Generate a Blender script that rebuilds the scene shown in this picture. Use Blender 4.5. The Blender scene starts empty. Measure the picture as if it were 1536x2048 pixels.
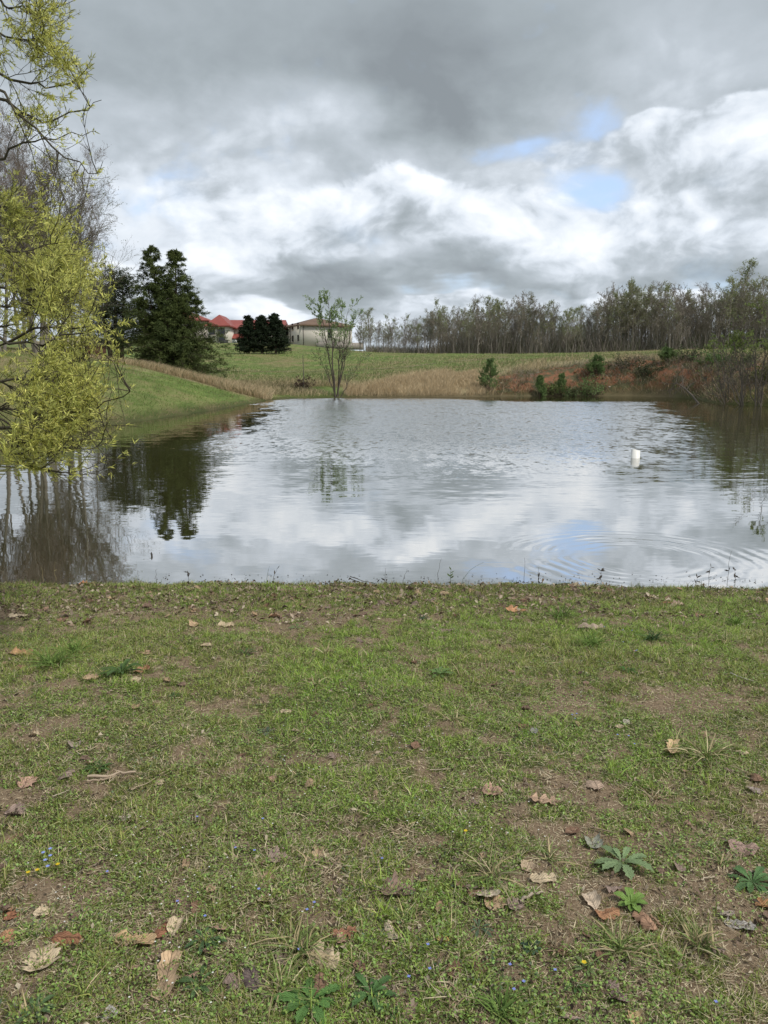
import bpy, math, random
import numpy as np
from mathutils import Vector

random.seed(7)
RNG = np.random.default_rng(7)
rad = math.radians
S = bpy.context.scene
C = S.collection

# ------------------------------------------------------------------ camera
FPX = 1538.0                      # focal length in photo pixels (1536 x 2048)
PITCH = math.atan(279.0 / FPX)    # camera tilted down
CAMZ = 2.0                        # eye height above the water
cam_d = bpy.data.cameras.new('camera')
cam = bpy.data.objects.new('camera', cam_d)
C.objects.link(cam)
cam.location = (0, 0, CAMZ)
cam.rotation_euler = (math.pi / 2 - PITCH, 0, 0)
cam_d.sensor_fit = 'VERTICAL'
cam_d.angle_y = 2 * math.atan(1024.0 / FPX)
cam_d.clip_start = 0.05
cam_d.clip_end = 9000
S.camera = cam
S.view_settings.view_transform = 'Standard'
S.view_settings.look = 'None'
S.view_settings.gamma = 1.0
S.view_settings.exposure = 1.0
S.view_settings.use_curve_mapping = False
S.cycles.max_bounces = 6
S.cycles.diffuse_bounces = 3
S.cycles.transparent_max_bounces = 8

SUN_EL, SUN_AZ = rad(54), rad(122)      # azimuth measured from +Y towards +X: to the right, a little behind the camera
sun_d = bpy.data.lights.new('sun', 'SUN')
sun_d.energy = 1.5
sun_d.angle = rad(12)
sun_d.color = (1.0, 0.95, 0.87)
sun = bpy.data.objects.new('sun', sun_d)
C.objects.link(sun)
sdir = Vector((math.sin(SUN_AZ) * math.cos(SUN_EL), math.cos(SUN_AZ) * math.cos(SUN_EL), math.sin(SUN_EL)))
sun.rotation_euler = (-sdir).to_track_quat('-Z', 'Y').to_euler()
sun.location = sdir * 60

# ------------------------------------------------------------------ node helpers
class NT:
    def __init__(s, tree):
        s.t = tree; s.n = tree.nodes; s.l = tree.links
    def new(s, typ, **kw):
        n = s.n.new(typ)
        for k, v in kw.items(): setattr(n, k, v)
        return n
    def put(s, sock, v):
        if isinstance(v, bpy.types.NodeSocket): s.l.new(v, sock)
        else:
            try: sock.default_value = v
            except Exception: sock.default_value = (v, v, v)
    def m(s, op, a, b=0.0, c=0.0, clamp=False):
        n = s.new('ShaderNodeMath', operation=op); n.use_clamp = clamp
        s.put(n.inputs[0], a); s.put(n.inputs[1], b); s.put(n.inputs[2], c)
        return n.outputs[0]
    def v(s, op, a, b=(0, 0, 0), c=(0, 0, 0)):
        n = s.new('ShaderNodeVectorMath', operation=op)
        s.put(n.inputs[0], a); s.put(n.inputs[1], b)
        if op == 'MULTIPLY_ADD': s.put(n.inputs[2], c)
        if op == 'SCALE': s.put(n.inputs[3], b)
        return n.outputs[1] if op in ('DOT_PRODUCT', 'LENGTH', 'DISTANCE') else n.outputs[0]
    def noise(s, vec, scale, detail=4, rough=0.55, dist=0.0, col=False):
        n = s.new('ShaderNodeTexNoise'); s.put(n.inputs['Vector'], vec)
        n.inputs['Scale'].default_value = scale; n.inputs['Detail'].default_value = detail
        n.inputs['Roughness'].default_value = rough; n.inputs['Distortion'].default_value = dist
        return n.outputs['Color'] if col else n.outputs[0]
    def ss(s, x, a, b, lo=0.0, hi=1.0):
        n = s.new('ShaderNodeMapRange', interpolation_type='SMOOTHSTEP')
        s.put(n.inputs[0], x)
        n.inputs[1].default_value = a; n.inputs[2].default_value = b
        n.inputs[3].default_value = lo; n.inputs[4].default_value = hi
        return n.outputs[0]
    def mix(s, f, a, b, blend='MIX'):
        n = s.new('ShaderNodeMix', data_type='RGBA', blend_type=blend)
        s.put(n.inputs[0], f)
        for k, x in ((6, a), (7, b)):
            if isinstance(x, bpy.types.NodeSocket): s.l.new(x, n.inputs[k])
            else: n.inputs[k].default_value = (*x[:3], 1)
        return n.outputs[2]
    def ramp(s, f, stops):
        n = s.new('ShaderNodeValToRGB'); s.put(n.inputs[0], f)
        e = n.color_ramp.elements
        while len(e) < len(stops): e.new(0.5)
        for el, (p, c) in zip(e, stops):
            el.position = p; el.color = (*c, 1)
        return n.outputs[0]
    def xyz(s, x, y, z):
        n = s.new('ShaderNodeCombineXYZ')
        s.put(n.inputs[0], x); s.put(n.inputs[1], y); s.put(n.inputs[2], z)
        return n.outputs[0]
    def sep(s, vec):
        n = s.new('ShaderNodeSeparateXYZ'); s.put(n.inputs[0], vec)
        return n.outputs

def px_dir(px, py):
    x = (px - 768.0); u = 1024.0 - py
    cp, sp = math.cos(PITCH), math.sin(PITCH)
    return np.array([x, FPX * cp + u * sp, -FPX * sp + u * cp])
def px_ae(px, py):
    d = px_dir(px, py); d = d / np.linalg.norm(d)
    return math.atan2(d[0], d[1]), math.asin(d[2])
def at(px, py, D):
    d = px_dir(px, py); return np.array([d[0], d[1], d[2]]) * (D / d[1]) + np.array([0, 0, CAMZ])

# ------------------------------------------------------------------ sky
world = bpy.data.worlds.new('World'); S.world = world
world.use_nodes = True
world.cycles.sampling_method = 'MANUAL'; world.cycles.sample_map_resolution = 512
W = NT(world.node_tree)
bg = [n for n in W.n if n.type == 'BACKGROUND'][0]
sky = W.new('ShaderNodeTexSky', sky_type='NISHITA')
sky.sun_disc = False; sky.sun_elevation = SUN_EL; sky.sun_rotation = SUN_AZ
STR = 0.1
bg.inputs[1].default_value = STR
dirv = W.new('ShaderNodeTexCoord').outputs['Generated']
dx, dy, dz = W.sep(dirv)
az = W.m('ARCTAN2', dx, dy)
el = W.m('ARCSINE', dz)
# cloud-layer coordinates: the layer seen in perspective
zz = W.m('ADD', W.m('ABSOLUTE', dz), 0.16)
pl = W.xyz(W.m('DIVIDE', dx, zz), W.m('DIVIDE', dy, zz), 0.0)
warp1 = W.noise(dirv, 3.2, 3, 0.5, col=True)
warp2 = W.noise(pl, 2.1, 3, 0.5, col=True)
wv = W.v('ADD', W.v('MULTIPLY_ADD', warp1, (0.13, 0.10, 0), (-0.065, -0.05, 0)),
         W.v('MULTIPLY_ADD', warp2, (0.13, 0.07, 0), (-0.065, -0.035, 0)))
q = W.v('ADD', W.xyz(az, el, 0.0), wv)
def blobs(lst, q):
    acc = None
    for (px, py, sx, sy, amp) in lst:
        a, e = px_ae(px, py)
        kx, ky = FPX / sx, FPX / sy
        r = W.v('MULTIPLY_ADD', q, (kx, ky, 0), (-a * kx, -e * ky, 0))
        d2 = W.v('DOT_PRODUCT', r, r)
        g = W.m('POWER', 0.36788, d2)
        acc = W.m('MULTIPLY_ADD', g, amp, acc if acc is not None else 0.0)
    return acc
BRIGHT = [
 (800, 420, 900, 140, 0.07), (330, 330, 260, 130, 0.05), (1400, 180, 260, 120, 0.05), # photo pixel centre, half widths, gain
 (250, 100, 330, 150, -0.10), (700, 60, 380, 170, -0.13), (1250, 40, 330, 100, -0.04),
 (880, 210, 170, 120, -0.30), (830, 300, 80, 50, -0.08),
 (240, 300, 90, 80, 0.10), (500, 260, 190, 80, 0.09), (420, 370, 110, 50, 0.15), (640, 240, 80, 40, 0.10),
 (720, 390, 150, 55, 0.21), (640, 480, 90, 50, -0.02), (470, 500, 110, 60, 0.15),
 (800, 470, 60, 50, 0.15), (950, 430, 110, 60, 0.12), (1095, 455, 100, 55, 0.20), (920, 500, 90, 40, -0.12),
 (1410, 410, 120, 75, 0.21), (1270, 470, 100, 50, 0.12), (1500, 430, 70, 60, 0.12), (1350, 470, 110, 30, 0.10),
 (1160, 300, 170, 60, 0.13), (1320, 250, 60, 40, 0.11), (1330, 130, 110, 60, 0.12), (1500, 210, 90, 60, -0.06),
 (600, 590, 260, 22, -0.12), (900, 552, 460, 28, -.20), (1380, 546, 280, 26, -.26), (640, 520, 130, 45, -.10), (960, 505, 60, 50, -.14), (1250, 420, 50, 40, -.14), (560, 420, 60, 60, -.08), (500, 270, 160, 50, .10), (500, 560, 220, 40, -0.16),
 (700, 540, 170, 40, -0.14),
 (960, 600, 200, 26, 0.17), (1250, 585, 260, 24, 0.15), (760, 630, 160, 22, 0.15), (500, 620, 120, 24, 0.09),
 (200, 420, 120, 90, 0.12), (1480, 570, 90, 20, 0.09)]
BLUE = [(1190, 235, 70, 26, .85), (1330, 262, 38, 20, .6), (960, 312, 80, 26, .75), (690, 285, 60, 36, .55),
 (1500, 335, 90, 34, 1.0), (1200, 392, 60, 26, .95), (1040, 290, 60, 18, .5), (240, 478, 110, 28, .75),
 (860, 576, 90, 14, .95), (1110, 560, 100, 12, .5), (620, 590, 60, 12, .4), (780, 420, 50, 14, .45), (1000, 505, 40, 12, .25), (1420, 560, 90, 12, .35)]
Bf = blobs(BRIGHT, q)
Uf = blobs(BLUE, q)
fine = W.noise(W.v('MULTIPLY', pl, (1.0, 1.0, 1.0)), 3.4, 8, 0.58, 0.25)
fine2 = W.noise(W.v('MULTIPLY', dirv, (1, 1, 1.5)), 7.5, 8, 0.56, 0.0)
big = W.noise(pl, 0.75, 3, 0.5)
# puffs: rounded heads at several sizes
def puff(scale, k):
    n = W.new('ShaderNodeTexVoronoi', feature='F1', distance='EUCLIDEAN', voronoi_dimensions='2D')
    W.put(n.inputs['Vector'], W.v('ADD', W.xyz(az, W.m('MULTIPLY', el, 1.35), 0.0), W.v('SCALE', wv, k)))
    n.inputs['Scale'].default_value = scale; n.inputs['Detail'].default_value = 2.0
    n.inputs['Roughness'].default_value = 0.6
    return n.outputs['Distance']
pf = puff(12.0, .8)
soft = W.ss(el, 0.42, 0.16, 0.25, 1.0)              # the low deck overhead is smooth, clouds further off are crisp
br = W.m('ADD', W.ss(el, .34, .14, 0.40, 0.52), Bf)
br = W.m('ADD', br, W.m('MULTIPLY', W.m('MULTIPLY', W.m('SUBTRACT', fine, 0.5), 0.34), W.m('MULTIPLY', soft, W.ss(el, .08, .25, .55, 1.0))))
br = W.m('ADD', br, W.m('MULTIPLY', W.m('SUBTRACT', big, 0.5), 0.20))
vis = W.ss(Bf, 0.0, 0.35)
# relief: heaps lit from the upper right, grey underneath
pc = W.v('ADD', W.xyz(az, W.m('MULTIPLY', el, 1.45), 0.0), W.v('SCALE', wv, 0.5))
relA = W.noise(pc, 4.6, 8, 0.54)
relB = W.noise(W.v('ADD', pc, (0.012, 0.030, 0.0)), 4.6, 8, 0.54)
relief = W.m('SUBTRACT', relA, relB)
relief = W.m('MULTIPLY', relief, W.m('MULTIPLY', W.ss(el, 0.44, 0.22, 0.18, 1.0), 2.3))
detail = W.m('ADD', W.m('MULTIPLY', W.m('SUBTRACT', fine2, 0.5), 0.40), W.m('MULTIPLY', W.m('SUBTRACT', 0.42, pf), 0.35))
br = W.m('ADD', br, W.m('MULTIPLY', detail, W.m('MULTIPLY_ADD', vis, 0.80, 0.10)))
# separate heaps: bright ragged heads, grey flat bases (photo pixel centre, half widths)
HEAPS = [(1405, 425, 150, 92), (1092, 465, 120, 76), (700, 415, 150, 72), (620, 480, 90, 60), (480, 505, 120, 76), (390, 375, 130, 55), (1255, 470, 110, 55), (900, 450, 110, 75),
 (1515, 455, 90, 78), (960, 605, 190, 30), (1260, 598, 260, 30), (760, 640, 150, 24), (500, 622, 140, 30), (1170, 305, 150, 52), (1325, 262, 66, 40), (1500, 578, 130, 22),
 (240, 560, 130, 50), (1560, 250, 110, 60)]
G_ = None; V_ = None
for (px, py, sx, sy) in HEAPS:
    a_, e_ = px_ae(px, py); kx, ky = FPX / (sx * .93), FPX / (sy * .93)
    r = W.v('MULTIPLY_ADD', q, (kx, ky, 0), (-a_ * kx, -e_ * ky, 0))
    g = W.m('POWER', 0.36788, W.v('DOT_PRODUCT', r, r))
    G_ = W.m('ADD', g, G_ if G_ is not None else 0.0)
    V_ = W.m('MULTIPLY_ADD', g, W.sep(r)[1], V_ if V_ is not None else 0.0)
edge = W.m('ADD', W.m('MULTIPLY', W.m('SUBTRACT', relA, 0.5), 1.9), W.m('MULTIPLY', W.m('SUBTRACT', fine2, 0.5), 0.5))
Vn = W.m('DIVIDE', V_, W.m('ADD', G_, 0.05))
mh = W.ss(W.m('ADD', G_, edge), 0.46, 0.70)
mh = W.m('MULTIPLY', mh, W.ss(Vn, -1.3, -0.2, 0.35, 1.0))
shade = W.m('MULTIPLY_ADD', Vn, 0.28, 0.69)
shade = W.m('ADD', shade, W.m('MULTIPLY', relief, 1.45))
shade = W.m('ADD', shade, W.m('MULTIPLY', detail, 0.7))
shade = W.m('ADD', shade, W.m('MULTIPLY', W.m('MINIMUM', Bf, 0.0), 0.55))
br = W.m('ADD', W.m('MULTIPLY', W.m('SUBTRACT', br, 0.05), 1.0), W.m('MULTIPLY', relief, 0.55))
brm = W.new('ShaderNodeMix', data_type='FLOAT')
W.put(brm.inputs[0], W.m('MULTIPLY', mh, 0.9)); W.put(brm.inputs[2], br); W.put(brm.inputs[3], shade)
br = brm.outputs[0]
cloud = W.ramp(br, [(0.0, (.19, .215, .235)), (0.20, (.265, .30, .325)), (0.42, (.37, .41, .45)), (0.6, (.52, .565, .62)), (0.80, (.64, .675, .715)), (1.0, (.76, .775, .79))])
cloudS = W.v('SCALE', cloud, 0.74 / STR)
um = W.m('ADD', W.m('MULTIPLY_ADD', Uf, 0.95, W.ss(el, .30, .12, 0.0, 0.22)), W.m('ADD', W.m('MULTIPLY', W.m('SUBTRACT', relA, 0.5), -5.0), W.m('MULTIPLY', W.m('SUBTRACT', fine2, 0.5), 2.8)))
um = W.m('ADD', um, W.m('MULTIPLY', W.m('SUBTRACT', W.noise(pl, 0.9, 4, .5), 0.62), 1.1))
um = W.ss(um, 0.28, 1.45)
blue = W.v('MULTIPLY_ADD', sky.outputs[0], (.45, .47, .52), (1.75, 2.15, 2.75))
col = W.mix(W.m('MULTIPLY', um, W.m('SUBTRACT', 1.0, W.m('MULTIPLY', mh, 0.8))), cloudS, blue)
# below the horizon: dull ground tone
col = W.mix(W.ss(dz, -0.02, -0.10), col, (1.2, 1.3, 1.0))
W.l.new(col, bg.inputs[0])

# ------------------------------------------------------------------ numpy helpers
def hsh(ix, iy, seed):
    h = (ix * 374761393 + iy * 668265263 + seed * 974634777) & 0xFFFFFFFF
    h = ((h ^ (h >> 13)) * 1274126177) & 0xFFFFFFFF
    return ((h ^ (h >> 16)) & 0xFFFF) / 65535.0
def vnoise(x, y, seed=0):
    x = np.asarray(x, float); y = np.asarray(y, float)
    ix = np.floor(x).astype(np.int64); iy = np.floor(y).astype(np.int64)
    fx = x - ix; fy = y - iy
    fx = fx * fx * (3 - 2 * fx); fy = fy * fy * (3 - 2 * fy)
    a = hsh(ix, iy, seed); b = hsh(ix + 1, iy, seed); c = hsh(ix, iy + 1, seed); d = hsh(ix + 1, iy + 1, seed)
    return (a * (1 - fx) + b * fx) * (1 - fy) + (c * (1 - fx) + d * fx) * fy
def fbm(x, y, seed=0, oct=4):
    s = 0; a = 0.5
    for i in range(oct):
        s = s + a * vnoise(x * 2 ** i, y * 2 ** i, seed + i * 17); a *= 0.5
    return s / (1 - 0.5 ** oct)
def norm(v): return v / np.maximum(np.linalg.norm(v, axis=-1, keepdims=True), 1e-9)
def ssn(x, a, b):
    t = np.clip((x - a) / (b - a), 0, 1); return t * t * (3 - 2 * t)

SHORE = np.array([(-13.5, 9.0), (-9.5, 7.6), (-6, 7.2), (-4.6, 7.18), (-3.8, 7.02), (-3.1, 7.12), (-2.3, 7.0), (-1.5, 7.12), (-.8, 7.02), (0, 7.06), (.7, 6.94), (1.5, 7.0), (2.1, 6.88), (2.7, 6.95), (3.3, 6.84), (4.6, 6.95), (8, 7.2),
  (14, 9.5), (20, 15), (25, 24), (27.5, 34), (27, 42), (23.8, 47.0), (22.0, 49.5), (22.3, 54), (24.5, 60), (23.0, 66.2), (17.6, 67.2), (12.5, 66.6), (9.5, 66.0), (7.5, 64.8), (4, 64.3),
  (1, 64.0), (-3, 64.2), (-5.2, 62.4), (-7.1, 60.8), (-8.6, 54.5), (-9.0, 47), (-9.2, 42), (-10.0, 34), (-10.9, 26.8), (-11.2, 22), (-12.5, 17), (-14.5, 12)])
# smooth the outline
def chaikin(p, k=3):
    for _ in range(k):
        q1 = p * .75 + np.roll(p, -1, 0) * .25; q2 = p * .25 + np.roll(p, -1, 0) * .75
        p = np.stack([q1, q2], 1).reshape(-1, 2)
    return p
SH = chaikin(SHORE, 2)
def sdist(x, y):
    """signed distance to the pond edge, positive on land"""
    P = np.stack([x, y], -1); best = np.full(x.shape, 1e18); ins = np.zeros(x.shape, bool)
    for i in range(len(SH)):
        a = SH[i]; b = SH[(i + 1) % len(SH)]; ab = b - a
        t = np.clip(((P - a) @ ab) / (ab @ ab), 0, 1)
        d = ((P - a - t[..., None] * ab) ** 2).sum(-1)
        best = np.minimum(best, d)
        if a[1] != b[1]:
            c = (a[1] > P[..., 1]) != (b[1] > P[..., 1])
            ins ^= c & (P[..., 0] < ab[0] * (P[..., 1] - a[1]) / ab[1] + a[0])
    return np.sqrt(best) * np.where(ins, -1, 1)
CP = []
def cp(px, rows):
    for r in rows: CP.append((px, r[0], r[1], r[2] if len(r) > 2 else 2.0))
for p in (-300, 250, 768, 1286, 1836): cp(p, [(1.0, .42, 1.2), (3, .42, 1.2), (5, .38, 1.3), (7.2, .25, 1.5)])
for p in (600, 768, 1000): cp(p, [(15, .5), (30, .5), (45, .5)])
cp(450, [(65, 1.0, 4), (80, 1.3), (100, 1.9), (120, 2.3), (150, 4.3), (175, 6.3), (215, 8.6), (265, 11.6), (400, 8), (1000, 2), (4000, 0)])
cp(600, [(63, .5), (70, .9), (85, 1.4), (105, 1.9), (120, 2.3), (150, 4.2), (175, 6.2), (210, 8.3), (265, 10.9), (400, 7), (1000, 1), (4000, -3)])
cp(750, [(68, .9), (80, 1.5), (100, 2.0), (120, 2.7), (150, 4.2), (185, 6.4), (215, 7.3), (300, 6), (1000, 0), (4000, -3)])
cp(900, [(68, 1.0), (75, 1.6), (95, 2.6), (130, 4.2), (180, 6.1), (215, 6.9), (300, 5.5), (1000, 0), (4000, -3)])
cp(1050, [(68, 1.7), (72, 2.3), (80, 2.9), (110, 3.9), (150, 5.1), (200, 6.5), (300, 5), (1000, 0), (4000, -3)])
cp(1200, [(68, 2.75, 1.5), (72, 3.1), (80, 3.45), (110, 4.35), (150, 5.5), (200, 6.9), (300, 5), (1000, 0), (4000, -3)])
cp(1350, [(67, 3.05, 1.4), (72, 3.3), (80, 3.65), (110, 4.6), (150, 6), (200, 7.3), (300, 5.5), (1000, 0), (4000, -3)])
cp(1500, [(50, 2.0, 2.5), (55, 2.6), (62, 3.0), (80, 3.75), (110, 4.7), (200, 7.3), (300, 5.5), (1000, 0), (4000, -3)])
cp(1750, [(20, 1.2), (40, 1.6), (60, 3), (110, 4.9), (200, 7.2), (300, 6), (1000, 0)])
cp(0, [(25, 4.5, 11), (40, 4.6, 11), (50, 4.7, 11), (60, 4.2, 9), (75, 3.9, 5), (100, 4.6), (150, 6.5), (200, 9), (265, 12), (400, 8), (1000, 2), (4000, 0)])
cp(150, [(30, 4.5, 11), (45, 4.6, 11), (55, 4.4, 11), (65, 3.6, 9), (80, 3.3), (120, 4.5), (180, 8), (265, 12), (400, 8), (1000, 2)])
cp(300, [(45, 4.5, 11), (55, 3.9, 10), (62, 2.6, 6), (75, 1.9, 4), (100, 2.4), (120, 3), (175, 6.9), (265, 12), (400, 8), (1000, 2)])
cp(-250, [(15, 2, 4), (30, 4.5, 10), (60, 4.5, 8), (100, 5), (200, 9), (400, 8), (1000, 2)])
CP = np.array(CP)
cX = (CP[:, 0] - 768) / FPX * CP[:, 1]
def warpc(x, y):
    a = np.arctan2(x, y); r = np.hypot(x, y)
    return np.clip(a, -.62, .62) * 1.6, np.log(r + 8)
cu, cv = warpc(cX, CP[:, 1])
def tps(r2): return np.where(r2 > 1e-12, r2 * np.log(r2 + 1e-12), 0)
nC = len(cu)
A = np.zeros((nC + 3, nC + 3))
A[:nC, :nC] = tps((cu[:, None] - cu) ** 2 + (cv[:, None] - cv) ** 2) + np.eye(nC) * 2e-4
A[:nC, nC] = 1; A[:nC, nC + 1] = cu; A[:nC, nC + 2] = cv; A[nC:, :nC] = A[:nC, nC:].T
WZ = np.linalg.solve(A, np.concatenate([np.stack([CP[:, 2], CP[:, 3]], 1), np.zeros((3, 2))]))
def ground(x, y, detail=True):
    x = np.atleast_1d(np.asarray(x, float)); y = np.atleast_1d(np.asarray(y, float))
    shp = x.shape; x = x.ravel(); y = y.ravel(); out = np.empty(len(x))
    for i in range(0, len(x), 20000):
        X = x[i:i + 20000]; Y = y[i:i + 20000]
        u, v = warpc(X, Y)
        K = tps((u[:, None] - cu) ** 2 + (v[:, None] - cv) ** 2)
        f = K @ WZ[:nC] + WZ[nC] + u[:, None] * WZ[nC + 1] + v[:, None] * WZ[nC + 2]
        L = f[:, 0]; w = np.clip(f[:, 1], .9, 14)
        ang = np.abs(np.arctan2(X, Y)); r = np.hypot(X, Y)
        k = ssn(ang, .75, 1.3)
        L = L * (1 - k) + (0.42 + 0.012 * np.minimum(r, 300)) * k
        L = np.where(r < 400, np.maximum(L, .25), L)
        s = sdist(X, Y)
        s = s + ssn(14 - r, 0, 3) * ((fbm(X * 1.3, Y * 1.3, 88, 3) - .5) * .34 + (fbm(X * 6, Y * 6, 89, 2) - .5) * .10)
        land = L * (1 - np.exp(-np.maximum(s, 0) / w)) + 0.05 * ssn(s, 0, .25)
        if detail:
            amp = 0.02 + 0.10 * ssn(r, 20, 60) + .3 * ssn(r, 120, 300)
            sc = np.where(r < 15, 1.0, 0.25)
            land = land + (fbm(X * sc, Y * sc, 3, 3) - .5) * 2 * amp * ssn(s, 0, 1.0)
            near = ssn(12 - r, 0, 3)
            land = land + near * ssn(s, -.1, .3) * ((fbm(X * 5, Y * 5, 9, 3) - .5) * .035 + (fbm(X * 20, Y * 20, 19, 2) - .5) * .012)
            # eroded right bank: gullies and lumps
            pxx = X / np.maximum(Y, 1) * FPX + 768
            bank = ssn(pxx, 960, 1080) * ssn(Y, 50, 60) * (1 - ssn(s, 3.5, 6.5)) * ssn(s, .1, 1.2)
            land = land + bank * ((fbm(X * .9, Y * .9, 31, 4) - .5) * 1.0)
            land = np.where(s > 0, np.maximum(land, .02 * ssn(s, 0, .1)), land)
        bed = -1.4 * (1 - np.exp(np.minimum(s, 0) / 2.5))
        out[i:i + 20000] = np.where(s > 0, land, bed)
    return out.reshape(shp)
def gz(x, y): return float(ground(x, y)[0])
def G(px, py):
    """where the view ray through a photo pixel meets the ground"""
    d = px_dir(px, py); d = d / d[1]
    Y = np.geomspace(.8, 300, 1200)
    zr = CAMZ + d[2] * Y
    zg = np.maximum(ground(d[0] * Y, Y), -0.0)
    hit = np.nonzero(zr <= zg)[0]
    k = hit[0] if len(hit) else len(Y) - 1
    if k > 0:
        a = zr[k - 1] - zg[k - 1]; b = zr[k] - zg[k]
        y = Y[k - 1] + (Y[k] - Y[k - 1]) * a / max(a - b, 1e-9)
    else: y = Y[k]
    return np.array([d[0] * y, y, max(gz(d[0] * y, y), 0.0)])

# how the turf covers the near bank (photo pixel centre, half widths, amount)
BARE = [(1350, 1400, 160, 30, 1.), (1140, 1400, 130, 35, .8), (880, 1560, 120, 40, .7), (1180, 1830, 130, 40, .9), (1450, 1760, 110, 70, 1.), (1150, 1900, 90, 40, .8), (650, 1740, 80, 40, .7),
        (330, 1370, 130, 30, .6), (600, 1200, 500, 22, .6), (130, 1830, 90, 30, .7), (900, 1450, 140, 40, .5), (250, 1215, 260, 25, .5), (1060, 1690, 90, 30, .8), (1330, 1640, 150, 40, .5),
        (500, 1870, 60, 40, .6), (900, 1870, 110, 40, .5), (250, 1490, 90, 30, .5), (1500, 2000, 80, 60, .7), (60, 2010, 70, 40, .6), (760, 2000, 120, 30, .4)]
LUSH = [(110, 1290, 130, 35, 1.), (1160, 1265, 150, 40, .8), (700, 1350, 200, 40, .4), (560, 1500, 250, 50, .5), (250, 1720, 180, 80, .7), (720, 1620, 160, 60, .6), (900, 1700, 120, 60, .7),
        (1400, 1560, 120, 40, .6), (380, 1640, 140, 50, .6), (840, 1600, 80, 40, .5), (480, 1820, 100, 40, .6), (80, 1750, 80, 60, .7), (1180, 1320, 200, 25, .5), (1000, 1520, 200, 40, .3), (1050, 1980, 120, 40, .3)]
def gp(px, py):
    d = px_dir(px, py); t = -(CAMZ - .40) / d[2]; return d[0] * t, d[1] * t
def field_map(lst, x, y):
    s = np.zeros_like(x)
    for px, py, sx, sy, a in lst:
        cx, cy = gp(px, py); x2, _ = gp(px + sx, py); _, y2 = gp(px, py - sy)
        s = s + a * np.exp(-((x - cx) / (x2 - cx)) ** 2 - ((y - cy) / (y2 - cy)) ** 2)
    return s
def cover(x, y):
    n1 = fbm(x * 1.7, y * 1.7, 41, 4); n2 = fbm(x * 6.5, y * 6.5, 43, 3); n3 = fbm(x * 19, y * 19, 47, 2)
    return n1 * .55 + n2 * .70 + n3 * .75 - .95 + .26 * field_map(LUSH, x, y) - .19 * field_map(BARE, x, y)

# fast near ground lookup
NX0, NX1, NY0, NY1, NS = -8.0, 8.0, 0.2, 8.6, 0.04
gx = np.arange(NX0, NX1 + NS, NS); gy = np.arange(NY0, NY1 + NS, NS)
NEARZ = ground(*np.meshgrid(gx, gy))
NEARS = sdist(*np.meshgrid(gx, gy))
def nlook(T, x, y):
    fx = np.clip((x - NX0) / NS, 0, len(gx) - 1.001); fy = np.clip((y - NY0) / NS, 0, len(gy) - 1.001)
    ix = fx.astype(int); iy = fy.astype(int); fx -= ix; fy -= iy
    return (T[iy, ix] * (1 - fx) + T[iy, ix + 1] * fx) * (1 - fy) + (T[iy + 1, ix] * (1 - fx) + T[iy + 1, ix + 1] * fx) * fy

# ------------------------------------------------------------------ mesh helpers
def make_mesh(name, V, F, cols=None, smooth=False, uv=None):
    """V n x 3; F: array m x 3 / m x 4, or a list of such arrays"""
    me = bpy.data.meshes.new(name)
    if not isinstance(F, (list, tuple)): F = [F]
    F = [np.asarray(f, np.int32) for f in F if len(f)]
    V = np.asarray(V, np.float32)
    me.vertices.add(len(V)); me.vertices.foreach_set('co', V.ravel())
    li = np.concatenate([f.ravel() for f in F]); cnt = np.concatenate([np.full(len(f), f.shape[1], np.int32) for f in F])
    me.loops.add(len(li)); me.loops.foreach_set('vertex_index', li)
    st = np.concatenate([[0], np.cumsum(cnt)[:-1]]).astype(np.int32)
    me.polygons.add(len(cnt)); me.polygons.foreach_set('loop_start', st)
    me.update(calc_edges=True)
    if smooth: me.polygons.foreach_set('use_smooth', np.ones(len(cnt), bool))
    if cols is not None:
        at_ = me.attributes.new('Col', 'FLOAT_COLOR', 'POINT')
        cc = np.ones((len(V), 4), np.float32); cc[:, :3] = cols
        at_.data.foreach_set('color', cc.ravel())
    if uv is not None:
        ul = me.uv_layers.new(name='UVMap')
        ul.data.foreach_set('uv', np.asarray(uv, np.float32)[li].ravel())
    me.validate()
    return me
def obj(name, me, mat=None, parent=None, loc=None, rotz=None, kind=None, label=None, cat=None, group=None):
    o = bpy.data.objects.new(name, me); C.objects.link(o)
    if mat is not None and me is not None and len(me.materials) == 0: me.materials.append(mat)
    if parent is not None: o.parent = parent
    if loc is not None: o.location = tuple(float(a) for a in loc)
    if rotz is not None: o.rotation_euler = (0, 0, rotz)
    if kind: o['kind'] = kind
    if label: o['label'] = label
    if cat: o['category'] = cat
    if group: o['group'] = group
    return o
def thing(name, label, cat, loc=(0, 0, 0), rotz=0, group=None):
    o = obj(name, None, None, None, loc, rotz, None, label, cat, group)
    o.empty_display_size = .2
    return o
def dup(root, loc, rotz=0, scale=None, label=None, group=None):
    r = root.copy(); C.objects.link(r); r.location = tuple(float(a) for a in loc); r.rotation_euler = (0, 0, rotz)
    if scale is not None: r.scale = scale if hasattr(scale, '__len__') else (scale,) * 3
    if label: r['label'] = label
    if group: r['group'] = group
    for ch in list(root.children):
        c = ch.copy(); C.objects.link(c); c.parent = r
        for g in list(ch.children):
            d = g.copy(); C.objects.link(d); d.parent = c
    return r
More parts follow.
